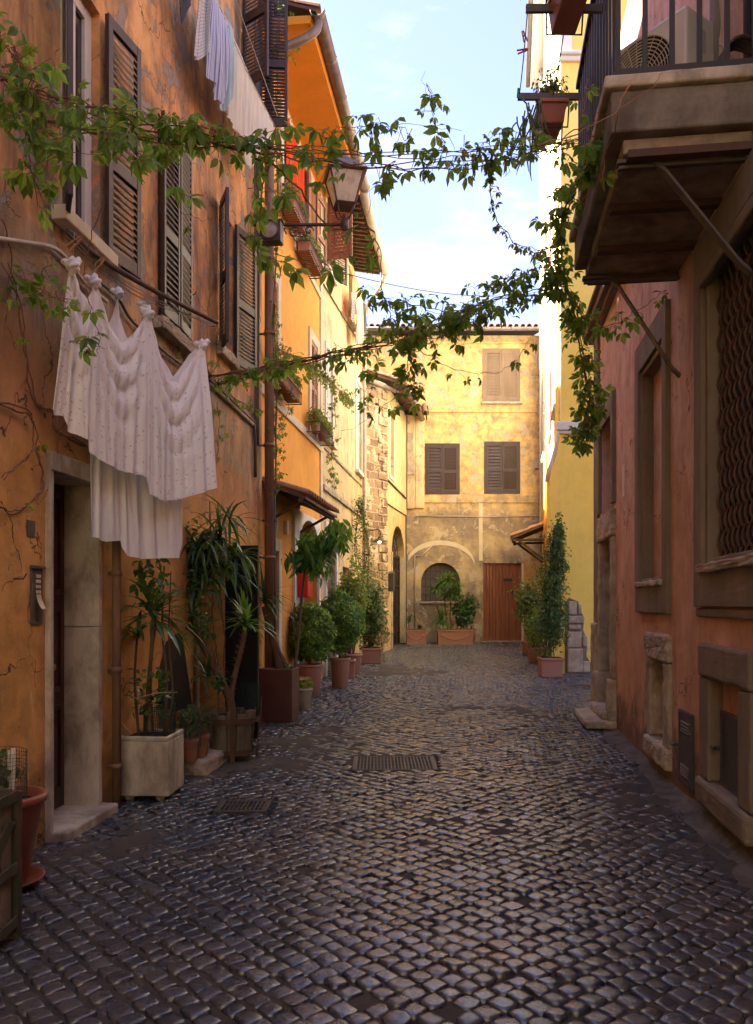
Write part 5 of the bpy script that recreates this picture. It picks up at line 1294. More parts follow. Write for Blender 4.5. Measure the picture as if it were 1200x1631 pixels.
# clipped box bushes
def bush(lab, px, pbase, cy, ry_px, rx_px, Y, potr, poth, leafm='box_leaf', n=6500, size=.05, grp='clipped bushes in terracotta pots', nm='potted_bush', lump=.10):
    X = (px-CX)/FPX*Y; z = gz(Y); t = thing(nm, lab, 'potted bush', (X, Y, z), 0, grp)
    pot(t, potr*.82, potr, poth)
    zc = EYE + (HY-cy)/FPX*Y - z; s = Y/FPX
    mb = MB(); mb.tube([(0,0,poth-.06),(0.01,0,zc)], [.03,.02], 7); 
    for _ in range(10): mb.tube([(0,0,max(poth, zc-.25)), tuple(rv(r2)*.25*ry_px*s/.4 + Vector((0,0,zc)))], [.012,.004], 4)
    mb.build('stem', 'bark', t)
    mb = MB(); cloud(mb, (0,0,zc), (rx_px*s, rx_px*s, ry_px*s), n, size, r2, 'rhomb', .70, lump, .38, .9, -.15); mb.build('foliage', leafm, t, recalc=False)
    return t
bush('dense clipped dark green bush in a pot under the drooping leaves of the young tree', 493, 0, 1008, 46, 39, 12.5, .2, .50, n=8500)
bush('rounded bright green clipped bush in a tall terracotta pot, nearest the middle of the street', 542, 0, 990, 50, 37, 13.6, .165, .50, n=8500)
Y = 15.0; t = thing('terracotta_pot', 'plain square terracotta pot behind the tall pot of the rounded clipped bush', 'pot', ((553-CX)/FPX*Y, Y, gz(Y)))
trough(t, .30, .28, .34)
def shrub(lab, px, cy, rx, ry, Y, potr, poth, leafm, n, size, grp=None, shell=.25, lump=.3, kind='rhomb', cat='potted shrub', sq=False, depth=None):
    X = (px-CX)/FPX*Y; z = gz(Y); t = thing('potted_shrub', lab, cat, (X, Y, z), 0, grp); s = Y/FPX
    if sq: trough(t, potr*2, potr*2, poth)
    else: pot(t, potr*.8, potr, poth)
    zc = EYE + (HY-cy)/FPX*Y - z; mb = MB()
    for _ in range(12): mb.tube(wob((r2.uniform(-.05,.05), r2.uniform(-.05,.05), poth-.05), (r2.uniform(-.7,.7)*rx*s, r2.uniform(-.5,.5)*(depth or rx*s), zc+r2.uniform(-.2,.8)*ry*s), 5, .05, r2), [.014,.012,.010,.008,.006,.004], 5)
    mb.build('stem', 'bark', t)
    mb = MB(); cloud(mb, (0,0,zc), (rx*s, depth or rx*s, ry*s), n, size, r2, kind, shell, lump); mb.build('foliage', leafm, t, recalc=False)
    return t
shrub('loose yellow green shrub lit by the sun behind the rounded clipped bush', 560, 960, 26, 62, 15.6, .2, .4, 'light_leaf', 2600, .07)
shrub('tall shrub with sparse dusty green leaves in a terracotta pot by the stone corner', 592, 975, 24, 66, 18.0, .22, .34, 'jasmine', 3400, .065, sq=True)
# climber going up the drainpipe of the cream house
t = thing('climbing_plant', 'thin dusty climber growing up the pale drainpipe at the stone corner', 'climbing plant', ((577-CX)/FPX*18.6, 18.6, gz(18.6)))
base = Vector(t.location)
mb = MB(); mf = MB()
for q in range(6):
    pts = smooth_path([at(585+r2.uniform(-8,8),1030,18.6)-base, at(580+r2.uniform(-10,10),950,18.6)-base, at(578+r2.uniform(-14,14),870,18.6)-base, at(576+r2.uniform(-14,14),800,18.6)-base], 6); mb.tube(pts, .008, 4)
    for p in pts[4:]:
        for _ in range(16): rhomb(mf, p+rv(r2)*r2.uniform(.02,.16), rv(r2), rv(r2), r2.uniform(.04,.075), .018)
mb.build('stem', 'vine_bark', t); mf.build('foliage', 'jasmine', t, recalc=False)
# terracotta troughs in front of the far house
for (px0, px1, lab) in ((647, 679, 'short terracotta trough with a rosette relief beside the black iron gate'), (697, 755, 'long terracotta trough with a garland relief under the arched window')):
    Y = 23.6; s = Y/FPX; t = thing('terracotta_trough', lab, 'trough', (((px0+px1)/2-CX)*s, Y+.2, gz(Y)))
    L_ = (px1-px0)*s; trough(t, L_, .42, .44, relief=True)
    if px0 > 690:
        mb = MB(); cz = lambda py: EYE+(HY-py)*s-gz(Y); cx = lambda px: (px-(px0+px1)/2)*s
        for a, b, n_, l_ in ((704,932,50,.42),(716,925,60,.45),(696,940,36,.38),(724,948,44,.42),(712,950,40,.42),(731,935,24,.35),(703,990,40,.5)): rosette(mb, (cx(a),0,cz(b)), n_, l_, .026, r2, .2, (.6,2.0))
        mb.build('foliage', 'lance', t, recalc=False)
        mb = MB(); cloud(mb, (cx(740),0,cz(975)), (.34,.22,.46), 1300, .10, r2, 'leaf', .15, .35); cloud(mb, (cx(752),0,cz(955)), (.16,.16,.2), 200, .08, r2, 'leaf', .1, .3); mb.build('foliage', 'dark_leaf', t, recalc=False)
        mb = MB()
        for a, b in ((706,935),(716,930),(740,960),(750,950),(730,975)): mb.tube(wob((cx(a)*.6+cx(726)*.4,0,.4),(cx(a),0,cz(b)),6,.06,r2), [.018]*6+[.008], 6)
        mb.build('stem', 'bark', t)
    else:
        mb = MB(); cloud(mb, (-.2,0,.75), (.07,.07,.3), 60, .08, r2, 'leaf', .1); cloud(mb, (.1,0,.52), (.08,.08,.1), 40, .08, r2, 'leaf', .1); mb.build('foliage', 'dark_leaf', t, recalc=False)
        mb = MB(); mb.tube([(-.2,0,.4),(-.22,0,1.0)], .008, 5); mb.build('stem', 'bark', t)
# hedge and shrubs against the yellow house
Y = 15.25; X = (877-CX)/FPX*Y; t = thing('potted_hedge', 'tall narrow dark hedge in a terracotta pot against the yellow house', 'hedge', (X, Y, gz(Y))); s = Y/FPX
trough(t, .42, .36, .36)
mb = MB(); 
for _ in range(7): mb.tube(wob((r2.uniform(-.1,.1),r2.uniform(-.1,.1),.32),(r2.uniform(-.1,.25),r2.uniform(-.1,.1),2.7),8,.06,r2), .009, 5)
mb.build('stem', 'bark', t)
mb = MB()
for cy_, rx_, ry_, dx, n_ in ((995,27,52,0,2600),(940,24,62,3,2600),(885,18,46,8,1500),(848,10,30,13,560)): cloud(mb, (dx*s,0,EYE+(HY-cy_)*s-gz(Y)), (rx_*s, rx_*s*.8, ry_*s), n_, .062, r2, 'leaf', .2, .3)
mb.build('foliage', 'jasmine', t, recalc=False)
shrub('leafy light green shrub in a pot beside the plank door, behind the tall narrow hedge', 843, 962, 24, 42, 20.0, .2, .36, 'jasmine', 1300, .11, kind='leaf', shell=.1)
shrub('low bushy green shrub in a small pot between the hedge and the leafy shrub', 853, 1000, 16, 28, 18.0, .17, .34, 'box_leaf', 1300, .06, shell=.2)
# ---- bottom left: big plastic pot, saucer, wire mesh; green crate in front
t = thing('round_pot', 'large round terracotta coloured pot with a thick rim and saucer beside the dark doorway', 'pot', (-1.985, 4.30, 0))
pot(t, .13, .205, .46, 'plastic_terracotta', .035, z=.03)
mb = MB(); mb.lathe((0,0,0), [(.16,0),(.2,.05),(.21,.05),(.205,.042),(.165,.012),(.001,.012)], 28); mb.build('saucer', 'plastic_terracotta', t, smooth=True)
mb = MB(); cloud(mb, (-.05,0,.60), (.15,.15,.14), 150, .06, r2, 'leaf', .1); mb.build('foliage', 'dark_leaf', t, recalc=False)
mb = MB(); mb.tube([(.075,-.05,.42),(.08,-.05,.74)], [.014,.012], 6); mb.tube([(.05,-.04,.45),(.055,-.045,.73)], .007, 5); mb.build('stick', 'white_trim', t)
mesh_cyl('mesh_guard', t, (-.03,-.02), .155, .45, .72, 'mesh_wire', 0, 6.28, .02, .0013)
t = thing('wooden_crate', 'weathered green wooden crate cage at the bottom left edge of the street', 'crate', (-1.60, 3.66, 0), R(0))
mb = MB()
for x in (-.55,-.04):
    for y in (-.75,-.04): mb.box((x,y,0),(x+.04,y+.04,.66))
for z in (.06,.30,.62):
    mb.box((-.012,-.71,z),(.0,-.04,z+.05)); mb.box((-.51,-.034,z),(-.04,-.01,z+.05)); mb.box((-.51,-.75,z),(-.04,-.73,z+.05))
mb.build('frame', 'green_wood', t, bevel=.004)
mb = MB(); mb.hexa([(-.011,-.66,.12),(-.004,-.66,.12),(-.004,-.60,.09),(-.011,-.60,.09),(-.011,-.12,.56),(-.004,-.12,.56),(-.004,-.06,.53),(-.011,-.06,.53)]); mb.build('brace', 'green_wood', t)
mb = MB()
for i in range(5): mb.box((-.035,-.70+i*.135,.04),(-.022,-.60+i*.135,.63))
for i in range(3): mb.box((-.50+i*.16,-.06,.04),(-.38+i*.16,-.045,.60))
mb.box((-.5,-.72,.03),(-.04,-.05,.045)); mb.build('slat', 'grey_wood', t, bevel=.003)
mb = MB(); mb.lathe((-.3,-.35,.05), [(.12,0),(.17,.36),(.15,.36),(.001,.33)], 16); pc_ = mb.build('pot', 'plastic_terracotta', t, smooth=True)
mb = MB(); cloud(mb, (-.3,-.3,.6), (.22,.3,.16), 240, .06, r2, 'leaf', .1); mb.build('foliage', 'dark_leaf', t, recalc=False)
# ---- wall-hung things
t = thing('mailbox', 'bright red mailbox hung on the wall beside the arched doorway', 'mailbox', tuple(WB.W(uB(468)+.02, 1.60, .06)), math.atan2(WB.d.y, WB.d.x))
mb = MB(); mb.box((-.0,-.16,0),(.34,0,.36)); mb.hexa([(-.01,-.17,.36),(.35,-.17,.36),(.35,0.01,.36),(-.01,.01,.36),(.0,-.13,.43),(.34,-.13,.43),(.34,0,.45),(0,0,.45)]); mb.build('body', 'red_paint', t, bevel=.01)
mb = MB(); mb.box((.04,-.165,.26),(.30,-.158,.29)); mb.build('slot', 'black', t)
t = thing('mailbox', 'dark green grey metal letter box on the stone corner beside the iron gate', 'mailbox', tuple(WS.W(.06, 1.5+ (962-942)/1290*21.3, .02)), math.atan2(WS.d.y, WS.d.x))
mb = MB(); mb.box((0,-.14,0),(.32,0,.44)); mb.prism([(0,.44),(.32,.44),(.32,.47),(.16,.53),(0,.47)], -.15, .0, axis=1); mb.build('body', 'hatch', t, bevel=.01)
mb = MB(); mb.box((.05,-.145,.33),(.27,-.139,.355)); mb.build('slot', 'black', t)
# street lantern on its scrolled arm
lb = at(415,358,10.0); lx = at(549,358,10.0).x - lb.x
t = thing('street_lantern', 'four sided glass street lantern on a scrolled black arm before the bright orange house', 'street lamp', tuple(lb))
mb = MB(); mb.tube([(-.12,0,0),(lx,0,0)], .022, 8); mb.box((-.14,-.05,-.22),(-.11,.05,.14))
for s in (1,):
    a_ = [(.02+.30*q/10, 0, -.04-.22*(1-q/10)**1.4) for q in range(11)]; mb.tube(a_, .012, 6)
    for cx_, r_, dr in ((.22,.10,-1),(.42,.085,-1),(.6,.06,-1)): mb.tube([(cx_+r_*(1-q/22)*math.cos(q*.42), 0, -.015-r_+r_*(1-q/22)*math.sin(q*.42)) for q in range(20)], .009, 5)
mb.build('arm', 'iron', t, smooth=True)
mb = MB(); mb.lathe((lx,0,0), [(.03,-.07),(.055,-.05),(.055,.05),(.03,.07),(.02,.12)], 10)
for q in range(4):
    a = R(45+90*q+12); mb.tube(smooth_path([(lx,0,.06),(lx+.10*math.cos(a),.10*math.sin(a),.10),(lx+.15*math.cos(a),.15*math.sin(a),.22)]), .009, 5)
mb.build('holder', 'iron', t, smooth=True)
def sqr(h, z, rot=R(12)): return [(lx + math.cos(rot+math.pi/4+math.pi/2*q)*h*1.414, math.sin(rot+math.pi/4+math.pi/2*q)*h*1.414, z) for q in range(4)]
lo, hi = sqr(.115,.23), sqr(.205,.60)
mb = MB(); mb.hexa(sqr(.112,.235)+sqr(.201,.598)); mb.build('glass', 'glass_lamp', t)
mb = MB()
for q in range(4):
    mb.tube([lo[q], hi[q]], .012, 4); mb.tube([lo[q], lo[(q+1)%4]], .014, 4); mb.tube([hi[q], hi[(q+1)%4]], .016, 4)
mb.hexa(sqr(.09,.20)+sqr(.118,.232)); mb.build('frame', 'rusty_iron', t)
mb = MB(); mb.hexa(sqr(.245,.60)+sqr(.235,.63)); mb.hexa(sqr(.20,.631)+sqr(.14,.74)); mb.hexa(sqr(.10,.741)+sqr(.09,.79)); mb.lathe((lx,0,0), [(.09,.79),(.06,.84),(.02,.86),(.03,.89),(.001,.93)], 10); mb.build('cap', 'copper', t)
# round-lensed floodlight below the lantern arm
fb_ = at(430,366,9.7); t = thing('floodlight', 'old black box lamp with a round clouded lens at the root of the lantern arm', 'floodlight', tuple(fb_), R(-8))
mb = MB(); mb.box((-.13,0,-.13),(.13,.16,.12)); mb.box((-.15,.02,.12),(.15,.15,.14)); mb.tube([(-.2,.1,.16),(.15,.1,.16)], .01, 5); mb.build('housing', 'iron', t, bevel=.012)
mb = MB(); mb.lathe((0,0,0), [(.10,-.0),(.115,.01),(.115,.025),(.10,.03)], 24, closed=False); mb.build('ring', 'rusty_iron', t, loc=(0.0,0,0), rot=(R(90),0,0))
mb = MB(); mb.lathe((0,0,0), [(.001,.022),(.07,.016),(.10,.004)], 24, closed=False); mb.build('lens', 'glass_lamp', t, loc=(0,0,0), rot=(R(90),0,0), smooth=True)
# small bell lamp on the stone corner
lp = at(605,862,19.8); t = thing('wall_lamp', 'small enamel bell lamp with a lit bulb on a curved arm at the stone corner', 'wall lamp', tuple(lp))
mb = MB(); mb.tube(smooth_path([(-.42,.1,.26),(-.2,.05,.27),(-.03,0,.28),(.02,0,.2),(0,0,.09)]), .012, 6); mb.build('arm', 'iron', t, smooth=True)
mb = MB(); mb.lathe((0,0,0), [(.20,-.02),(.19,.0),(.09,.045),(.035,.10),(.03,.12),(.025,.12),(.085,.04),(.185,-.008)], 20, closed=False); mb.build('lamp_shade', 'hatch', t, smooth=True)
s = NT('lit_bulb'); e = s.n('Emission', {'Color': (1,.75,.4,1), 'Strength': 6.0}); s.t.links.new(e.outputs[0], s.out.inputs[0]); M['bulb'] = s.m
mb = MB(); mb.lathe((0,0,0), [(.001,-.055),(.03,-.035),(.035,-.01),(.02,.03)], 12); mb.build('bulb', 'bulb', t, smooth=True)
# flower boxes and baskets under the windows of the orange house
def fbox(w, px0, px1, z, lab, leafm, L=None, flow=None, grp='window boxes on the bright orange house', round_pot=False):
    u0, u1 = sorted((w.u(px0,.1), w.u(px1,.1))); t = thing('window_box', lab, 'window box', tuple(w.W(u0, z, .03)), math.atan2(w.d.y, w.d.x), grp); L = u1-u0
    mb = MB()
    for zz in (0,.16): mb.tube([(0,0,zz),(0,-.24,zz),(L,-.24,zz),(L,0,zz)], .008, 4)
    for q in range(int(L/.07)+1): x = min(L, q*.07); mb.tube([(x,0,0),(x,-.24,0),(x,-.24,.16)], .005, 4)
    mb.build('basket', 'rusty_iron', t)
    mb = MB()
    if round_pot:
        mb.lathe((.22,-.12,.012), [(.06,0),(.09,.17),(.1,.17),(.1,.19),(.001,.18)], 14); mb.lathe((L*.7,-.12,.012), [(.06,0),(.09,.17),(.1,.17),(.1,.19),(.001,.18)], 14)
    else: mb.hexa([(.05,-.21,.012),(L-.05,-.21,.012),(L-.05,-.03,.012),(.05,-.03,.012),(.03,-.23,.19),(L-.03,-.23,.19),(L-.03,-.02,.19),(.03,-.02,.19)])
    mb.build('pot', 'terracotta', t)
    mb = MB()
    for q in range(int(L/.12)+2): cloud(mb, (min(L,.05+q*.12),-.13,.27+r2.uniform(-.02,.08)), (.1,.11,.14), 90, .05, r2)
    mb.build('foliage', leafm, t, recalc=False)
    if flow:
        mb = MB()
        for q in range(22): p = Vector((r2.uniform(0,L),-.15+r2.uniform(-.1,.1),.34+r2.uniform(-.1,.16))); [rhomb(mb, p, rv(r2), rv(r2), .03, .014) for _ in range(5)]
        mb.build('blossoms', flow, t)
M['lilac'] = simple('lilac_petals', (.35,.22,.5), .7, .2, 5, .2)
fbox(WB, 452, 474, 7.15, 'window box of lavender under the window with the red blind', 'olive_leaf', flow='lilac')
fbox(WB, 478, 500, 7.0, 'window box of grey green herbs under the farther upper shutters', 'olive_leaf')
fbox(WB, 430, 463, 4.45, 'iron basket of trailing leafy plants behind the drainpipe', 'creeper_far', flow='pink_cloth')
fbox(WB, 494, 516, 4.35, 'iron basket with clay pots and red flowers under the middle shutters', 'creeper_far', flow='pink_cloth', round_pot=True)
# ================================================================== laundry
def interp(keys, s):
    for a, b in zip(keys[:-1], keys[1:]):
        if s <= b[0]: f = (s-a[0])/(b[0]-a[0]); return [a[i]+(b[i]-a[i])*f for i in range(1, len(a))]
    return list(keys[-1][1:])
def sheet(name, lab, mat, top, bot, Yk, cols=200, rows=70, fold=.03, nf=13, swag=.02, sags=(), group=None, uvw=2.0, uvh=1.3, cat='sheet', seed=1, smoothk=True):
    r = random.Random(seed); ph = [r.uniform(0,6.28) for _ in range(8)]; o0 = None; V = []; UV = []
    for j in range(rows+1):
        t = j/rows; row = []
        for i in range(cols+1):
            s = i/cols; a = interp(top, s); b = interp(bot, s)
            tt = t
            px = a[0]+(b[0]-a[0])*tt; py = a[1]+(b[1]-a[1])*tt; Y = interp(Yk, s)[0]
            e = min(1, t*2.2)
            f = fold*(.25+.75*e)*(math.sin(6.283*nf*s+ph[0]+2.2*math.sin(2.1*s*6.28+ph[1])+1.6*t) * (.55+.45*math.sin(5.1*s*6.28+ph[5])) + .55*math.sin(6.283*nf*2.3*s+ph[2]+2.1*t+1.5*math.sin(9*s))*(1-.55*t) + .22*math.sin(6.283*nf*5.1*s+ph[6]+3*math.sin(5*s+2*t))*(1-.7*t) + .9*math.sin(6.283*nf*.37*s+ph[3]+t))
            for (s0, s1, dep) in sags:
                if s0 < s < s1:
                    q = (s-s0)/(s1-s0); w = math.sin(math.pi*q)**.8; c = t**.85 + .9*(q-.5-.1*math.sin(ph[6]+s0*9))**2 + .05*math.sin(7*q+ph[7])
                    f += swag*w*(abs(math.sin(3.1416*4.6*(c+.06*math.sin(ph[4]+4*q))))-.5)*math.exp(-((t-.28)/.36)**2)
            p = at(px, py, Y); d = Vector((p.x, p.y, 0)).normalized()
            n = Vector((.86,-.5,0)); row.append(p + n*f); UV.append((s*uvw, t*uvh))
        V.append(row)
    c = V[0][cols//2].copy(); mb = MB(); mb.grid([[q-c for q in rw_] for rw_ in V]); mb.uv = UV
    o = mb.build(name, mat, smooth=True, loc=c); tag(o, lab, cat, group); return o
def knot(parent, p, s=1.0, mat='floral', up=True):
    mb = MB(); p = Vector(p)
    mb.lathe(p, [(.001,-.05*s),(.018*s,-.035*s),(.036*s,-.01*s),(.034*s,.015*s),(.018*s,.032*s),(.02*s,.045*s),(.001,.06*s)], 12)
    for q in range(3):
        a = q*2.1; mb.tube([p+Vector((.03*math.cos(a+x*.8)*s, .03*math.sin(a+x*.8)*s, (-.02+.012*x)*s)) for x in range(5)], [.008*s,.014*s,.015*s,.012*s,.004*s], 7)
    if up:
        sd_ = (p.x*37) % 1
        for a, l in ((0.4+sd_*3, .8), (2.9+sd_, .45)): mb.tube([p, p+Vector((.02*math.cos(a),.02*math.sin(a),.03*l))*s, p+Vector((.05*math.cos(a),.04*math.sin(a),.06*l))*s, p+Vector((.065*math.cos(a),.05*math.sin(a),.05*l))*s], [.014*s,.024*s,.020*s,.007*s], 7)
    mb.uv = [(v[0]*1.0, v[2]) for v in mb.v]
    return mb.build('knot', mat, parent, smooth=True)
Yk = [(0,5.0),(.27,5.3),(.6,5.85),(1,6.5)]
topk = [(0,111,424),(.03,114,420),(.06,118,422),(.13,127,455),(.2,140,476),(.235,146,462),(.26,149,448),(.29,153,449),(.34,165,487),(.40,178,525),(.45,195,543),(.51,213,533),(.56,228,510),(.59,234,500),(.63,239,502),(.67,246,530),(.73,258,575),(.79,272,606),(.84,285,606),(.90,302,580),(.96,317,552),(.985,321,548),(1,325,553)]
botk = [(0,81,652),(.03,86,661),(.08,104,662),(.10,108,676),(.13,113,686),(.2,137,700),(.235,140,702),(.25,141,721),(.34,168,738),(.45,196,750),(.56,222,756),(.60,231,762),(.62,236,786),(.68,254,796),(.73,264,798),(.80,288,795),(.90,317,786),(1,344,777)]
fs = sheet('floral_sheet', 'off white cotton sheet with tiny floral print, knotted to the line in four places', 'floral', topk, botk, Yk, fold=.018, nf=8, swag=.030, sags=((.03,.27,.2),(.28,.6,.3),(.62,.98,.3)))
for px, py, Y in ((116,424,5.02),(151,450,5.31),(236,500,5.87),(322,552,6.5)): knot(fs, at(px,py,Y)-Vector(fs.location), 1.1)
ws = sheet('white_sheet', 'plain white sheet hanging lower behind the floral sheet', 'white_cloth',
      [(0,142,560),(.2,160,540),(.3,180,500),(.34,188,472),(.38,190,505),(.5,206,545),(.62,230,510),(.66,236,505),(.75,258,570),(.85,276,600),(.93,300,566),(1,322,548)],
      [(0,143,850),(.1,150,858),(.2,166,863),(.33,192,861),(.345,196,872),(.36,205,885),(.5,228,890),(.7,262,889),(.80,280,889),(1,291,790)],
      [(0,5.45),(.5,5.95),(1,6.62)], fold=.028, nf=4, swag=.0, uvw=1.6, uvh=1.7, seed=5)
knot(ws, at(189,468,5.75)-Vector(ws.location), .9, 'white_cloth'); knot(ws, at(231,490,5.92)-Vector(ws.location), 1.0, 'white_cloth')
mb = MB(); mb.tube(smooth_path([at(108,368,5.02), at(160,412,5.35), at(250,465,5.9), at(346,514,6.62)], 6), [.022-.006*i/18 for i in range(19)], 8)
o = mb.build('laundry_pole', 'pole_wood', smooth=True); tag(o, 'long grey wooden pole slanting out under the windows above the knotted sheets', 'pole')
mb = MB()
for o_ in ((0,0),(-3,6),(4,-5)): mb.tube(smooth_path([at(106+o_[0],376+o_[1],4.98), at(160,425+o_[1],5.38), at(236,474+o_[1],5.9), at(345,520+o_[0],6.6)], 5), .0035, 5)
for px, py, Y in ((116,420,5.02),(151,446,5.31),(189,466,5.75),(236,496,5.87),(322,548,6.5)):
    for d in (-2, 3): mb.tube([at(px+d, py-52+30*abs(d-3)/5 if px < 200 else py-44, Y), at(px, py, Y)], .003, 5)
tag(mb.build('clothes_line', 'rope'), 'pale string lines the knotted sheets hang from', 'clothes line')
for px, py, Y, rz, lab in ((121,386,5.0,.9,'wooden clothes peg on the line above the leftmost knot of the floral sheet'),(158,420,5.33,.7,'wooden clothes peg on the line above the second knot of the floral sheet')):
    pg = peg(at(px,py,Y), 'peg_wood', lab, (0,rz,0), 'wooden pegs above the floral sheet'); pg.scale = (1.5,1.5,1.5)
# upper line by the second-floor windows
def LP(px): # points on the upper line
    u, z = WA.uz(px, 100, .32); return u
mb = MB(); P_ = [at(296,-30,7.0), at(340,-8,7.6), at(390,105,8.7), at(440,205,10.0)]; mb.tube(smooth_path(P_, 4), .005, 5); mb.tube([at(372,-10,6.9), at(408,90,8.5), at(442,185,9.9)], .005, 5)
tag(mb.build('clothes_line', 'rope'), 'upper white clothes line strung below the top windows of the rust orange house', 'clothes line')
sheet('hanging_shirt', 'checked off white shirt, leftmost on the upper clothes line', 'shirt_white', [(0,318,-20),(1,345,-5)], [(0,312,88),(.3,318,95),(.6,328,88),(1,346,55)], [(0,7.3),(1,7.7)], 50, 40, .03, 1.3, uvw=.6, uvh=.8, cat='shirt', seed=3)
sheet('hanging_shirt', 'blue striped shirt hanging by its sleeves on the upper clothes line', 'shirt_stripe', [(0,338,-10),(1,362,40)], [(0,328,120),(.3,337,132),(.5,340,160),(.8,354,166),(1,364,120)], [(0,7.5),(1,8.0)], 60, 50, .034, 1.4, uvw=.7, uvh=1.0, cat='shirt', seed=9)
sheet('dark_garment', 'small dark grey garment at the near end of the upper clothes line', 'dark_cloth', [(0,284,-30),(1,304,-20)], [(0,286,8),(.4,290,38),(.7,298,30),(1,306,-2)], [(0,7.0),(1,7.2)], 20, 20, .02, 2, cat='garment', seed=4)
sheet('teal_garment', 'pale teal garment between the striped shirt and the long white sheet', 'teal_cloth', [(0,352,10),(1,372,50)], [(0,350,172),(.6,358,178),(1,372,150)], [(0,7.9),(1,8.2)], 30, 30, .02, 3, cat='garment', seed=6)
sheet('linen_sheet', 'long cream white sheet draped along the upper clothes line', 'linen_cloth', [(0,360,30),(.5,398,120),(1,436,200)], [(0,364,182),(.2,372,205),(.35,384,215),(.5,396,262),(.6,402,268),(.75,414,240),(1,440,238)], [(0,8.1),(.5,8.9),(1,9.9)], 110, 50, .02, 5, uvw=2, uvh=1, seed=8)
# far washing on the cream house
far = 17.2
sheet('striped_towel', 'pink and white striped towel on the far line by the cream house', 'pink_stripe', [(0,560,466),(1,568,462)], [(0,558,500),(.5,563,513),(1,568,500)], [(0,far),(1,far+.6)], 16, 24, .03, 2, cat='towel', seed=2)
sheet('grey_garment', 'long pale grey garment hanging beside the pink striped towel', 'linen_cloth', [(0,568,466),(1,577,468)], [(0,565,545),(.5,572,550),(1,580,548)], [(0,far+.6),(1,far+1.2)], 16, 24, .04, 2, cat='garment', seed=12)
sheet('dark_garment', 'dark garment at the far end of the distant line', 'dark_cloth', [(0,577,480),(1,583,486)], [(0,578,520),(.5,581,545),(1,585,540)], [(0,far+1.2),(1,far+1.7)], 12, 20, .03, 2, cat='garment', seed=13)
mb = MB(); mb.tube([tuple(WC.W(.6,8.0,.1)), at(553,420,16.4), at(586,492,19.0), tuple(WC.W(5.0,7.6,.15))], .008, 4); tag(mb.build('clothes_line', 'rope'), 'far clothes line with the pink striped towel beside the cream house', 'clothes line')
mb = MB(); mb.tube([at(558+62*i/12, 388+3*i/12 + 26*i/12 + 3*math.sin(math.pi*i/12), 11+5*i/12) if False else (WA.W(LA-.2,5.95,.2).lerp(Vector((3.4,15.9,7.6)), i/12) + Vector((0,0,-.25*math.sin(math.pi*i/12)))) for i in range(13)], .006, 4)
tag(mb.build('overhead_wire', 'cable'), 'thin overhead wire sagging across the street in front of the sky', 'wire')
# ================================================================== creepers
r3 = random.Random(99)
def vine(lab, paths, stem_r=.007, strands=2, leafm='creeper', L=.075, name='climbing_vine', stem_mat='vine_bark', wander=.02, hang=.6, pet=.06, origin=None, group=None, dm=1.15):
    """paths: (points as (px,py,Y) or Vectors, leaves per metre, stem radius factor, scatter)"""
    first = paths[0][0][0]; o = Vector(first) if isinstance(first, Vector) else at(*first)
    t = thing(name, lab, 'vine', tuple(o), 0, group); ms, ml = MB(), MB(); ph = r3.uniform(0, 9)
    for (pts, dens, rf, sc) in paths:
        P = [(Vector(p) if isinstance(p, Vector) else at(*p)) - o for p in pts]
        P = smooth_path(P, 6); ln = sum((b-a).length for a, b in zip(P[:-1], P[1:]))
        for s_ in range(strands if rf >= 1 else 1):
            off = Vector((0,0,0)); Q = []
            for i, p in enumerate(P):
                off = off*.75 + rv(r3)*wander*.55; Q.append(p + off)
            n = len(Q); ms.tube(Q, [stem_r*rf*(1-.55*i/n)*r3.uniform(.85,1.15) for i in range(n)], 5)
        N = int(dens*ln*dm); cluster = [r3.uniform(0,6.28) for _ in range(3)]
        for k in range(N):
            x = r3.random(); c = .5+.5*math.sin(x*ln*5+cluster[0])*math.sin(x*ln*2.3+cluster[1])
            if r3.random() > .35+.75*c: continue
            f = x*(len(P)-1); i = int(f); p = P[i].lerp(P[min(i+1,len(P)-1)], f-i)
            d = (rv(r3) + Vector((0,0,-hang))).normalized(); q = p + rv(r3)*sc*r3.random(); e = q + d*pet*r3.uniform(.5,1.4)
            ms.tube([p, (q+e)/2+rv(r3)*.008, e], [.0022,.0018,.0014], 4, False)
            ax = (d*.6 + rv(r3)*.5 + Vector((0,0,-hang*.8))).normalized(); nn = (rv(r3)*.9 + Vector((0,-.5,.8))).normalized()
            if abs(ax.dot(nn)) > .95: continue
            creeper_leaf(ml, e, ax, nn, L*r3.uniform(.55,1.2), r3)
    ms.build('stem', stem_mat, t, smooth=True, recalc=False); ml.build('foliage', leafm, t, recalc=False)
    return t
V = Vector
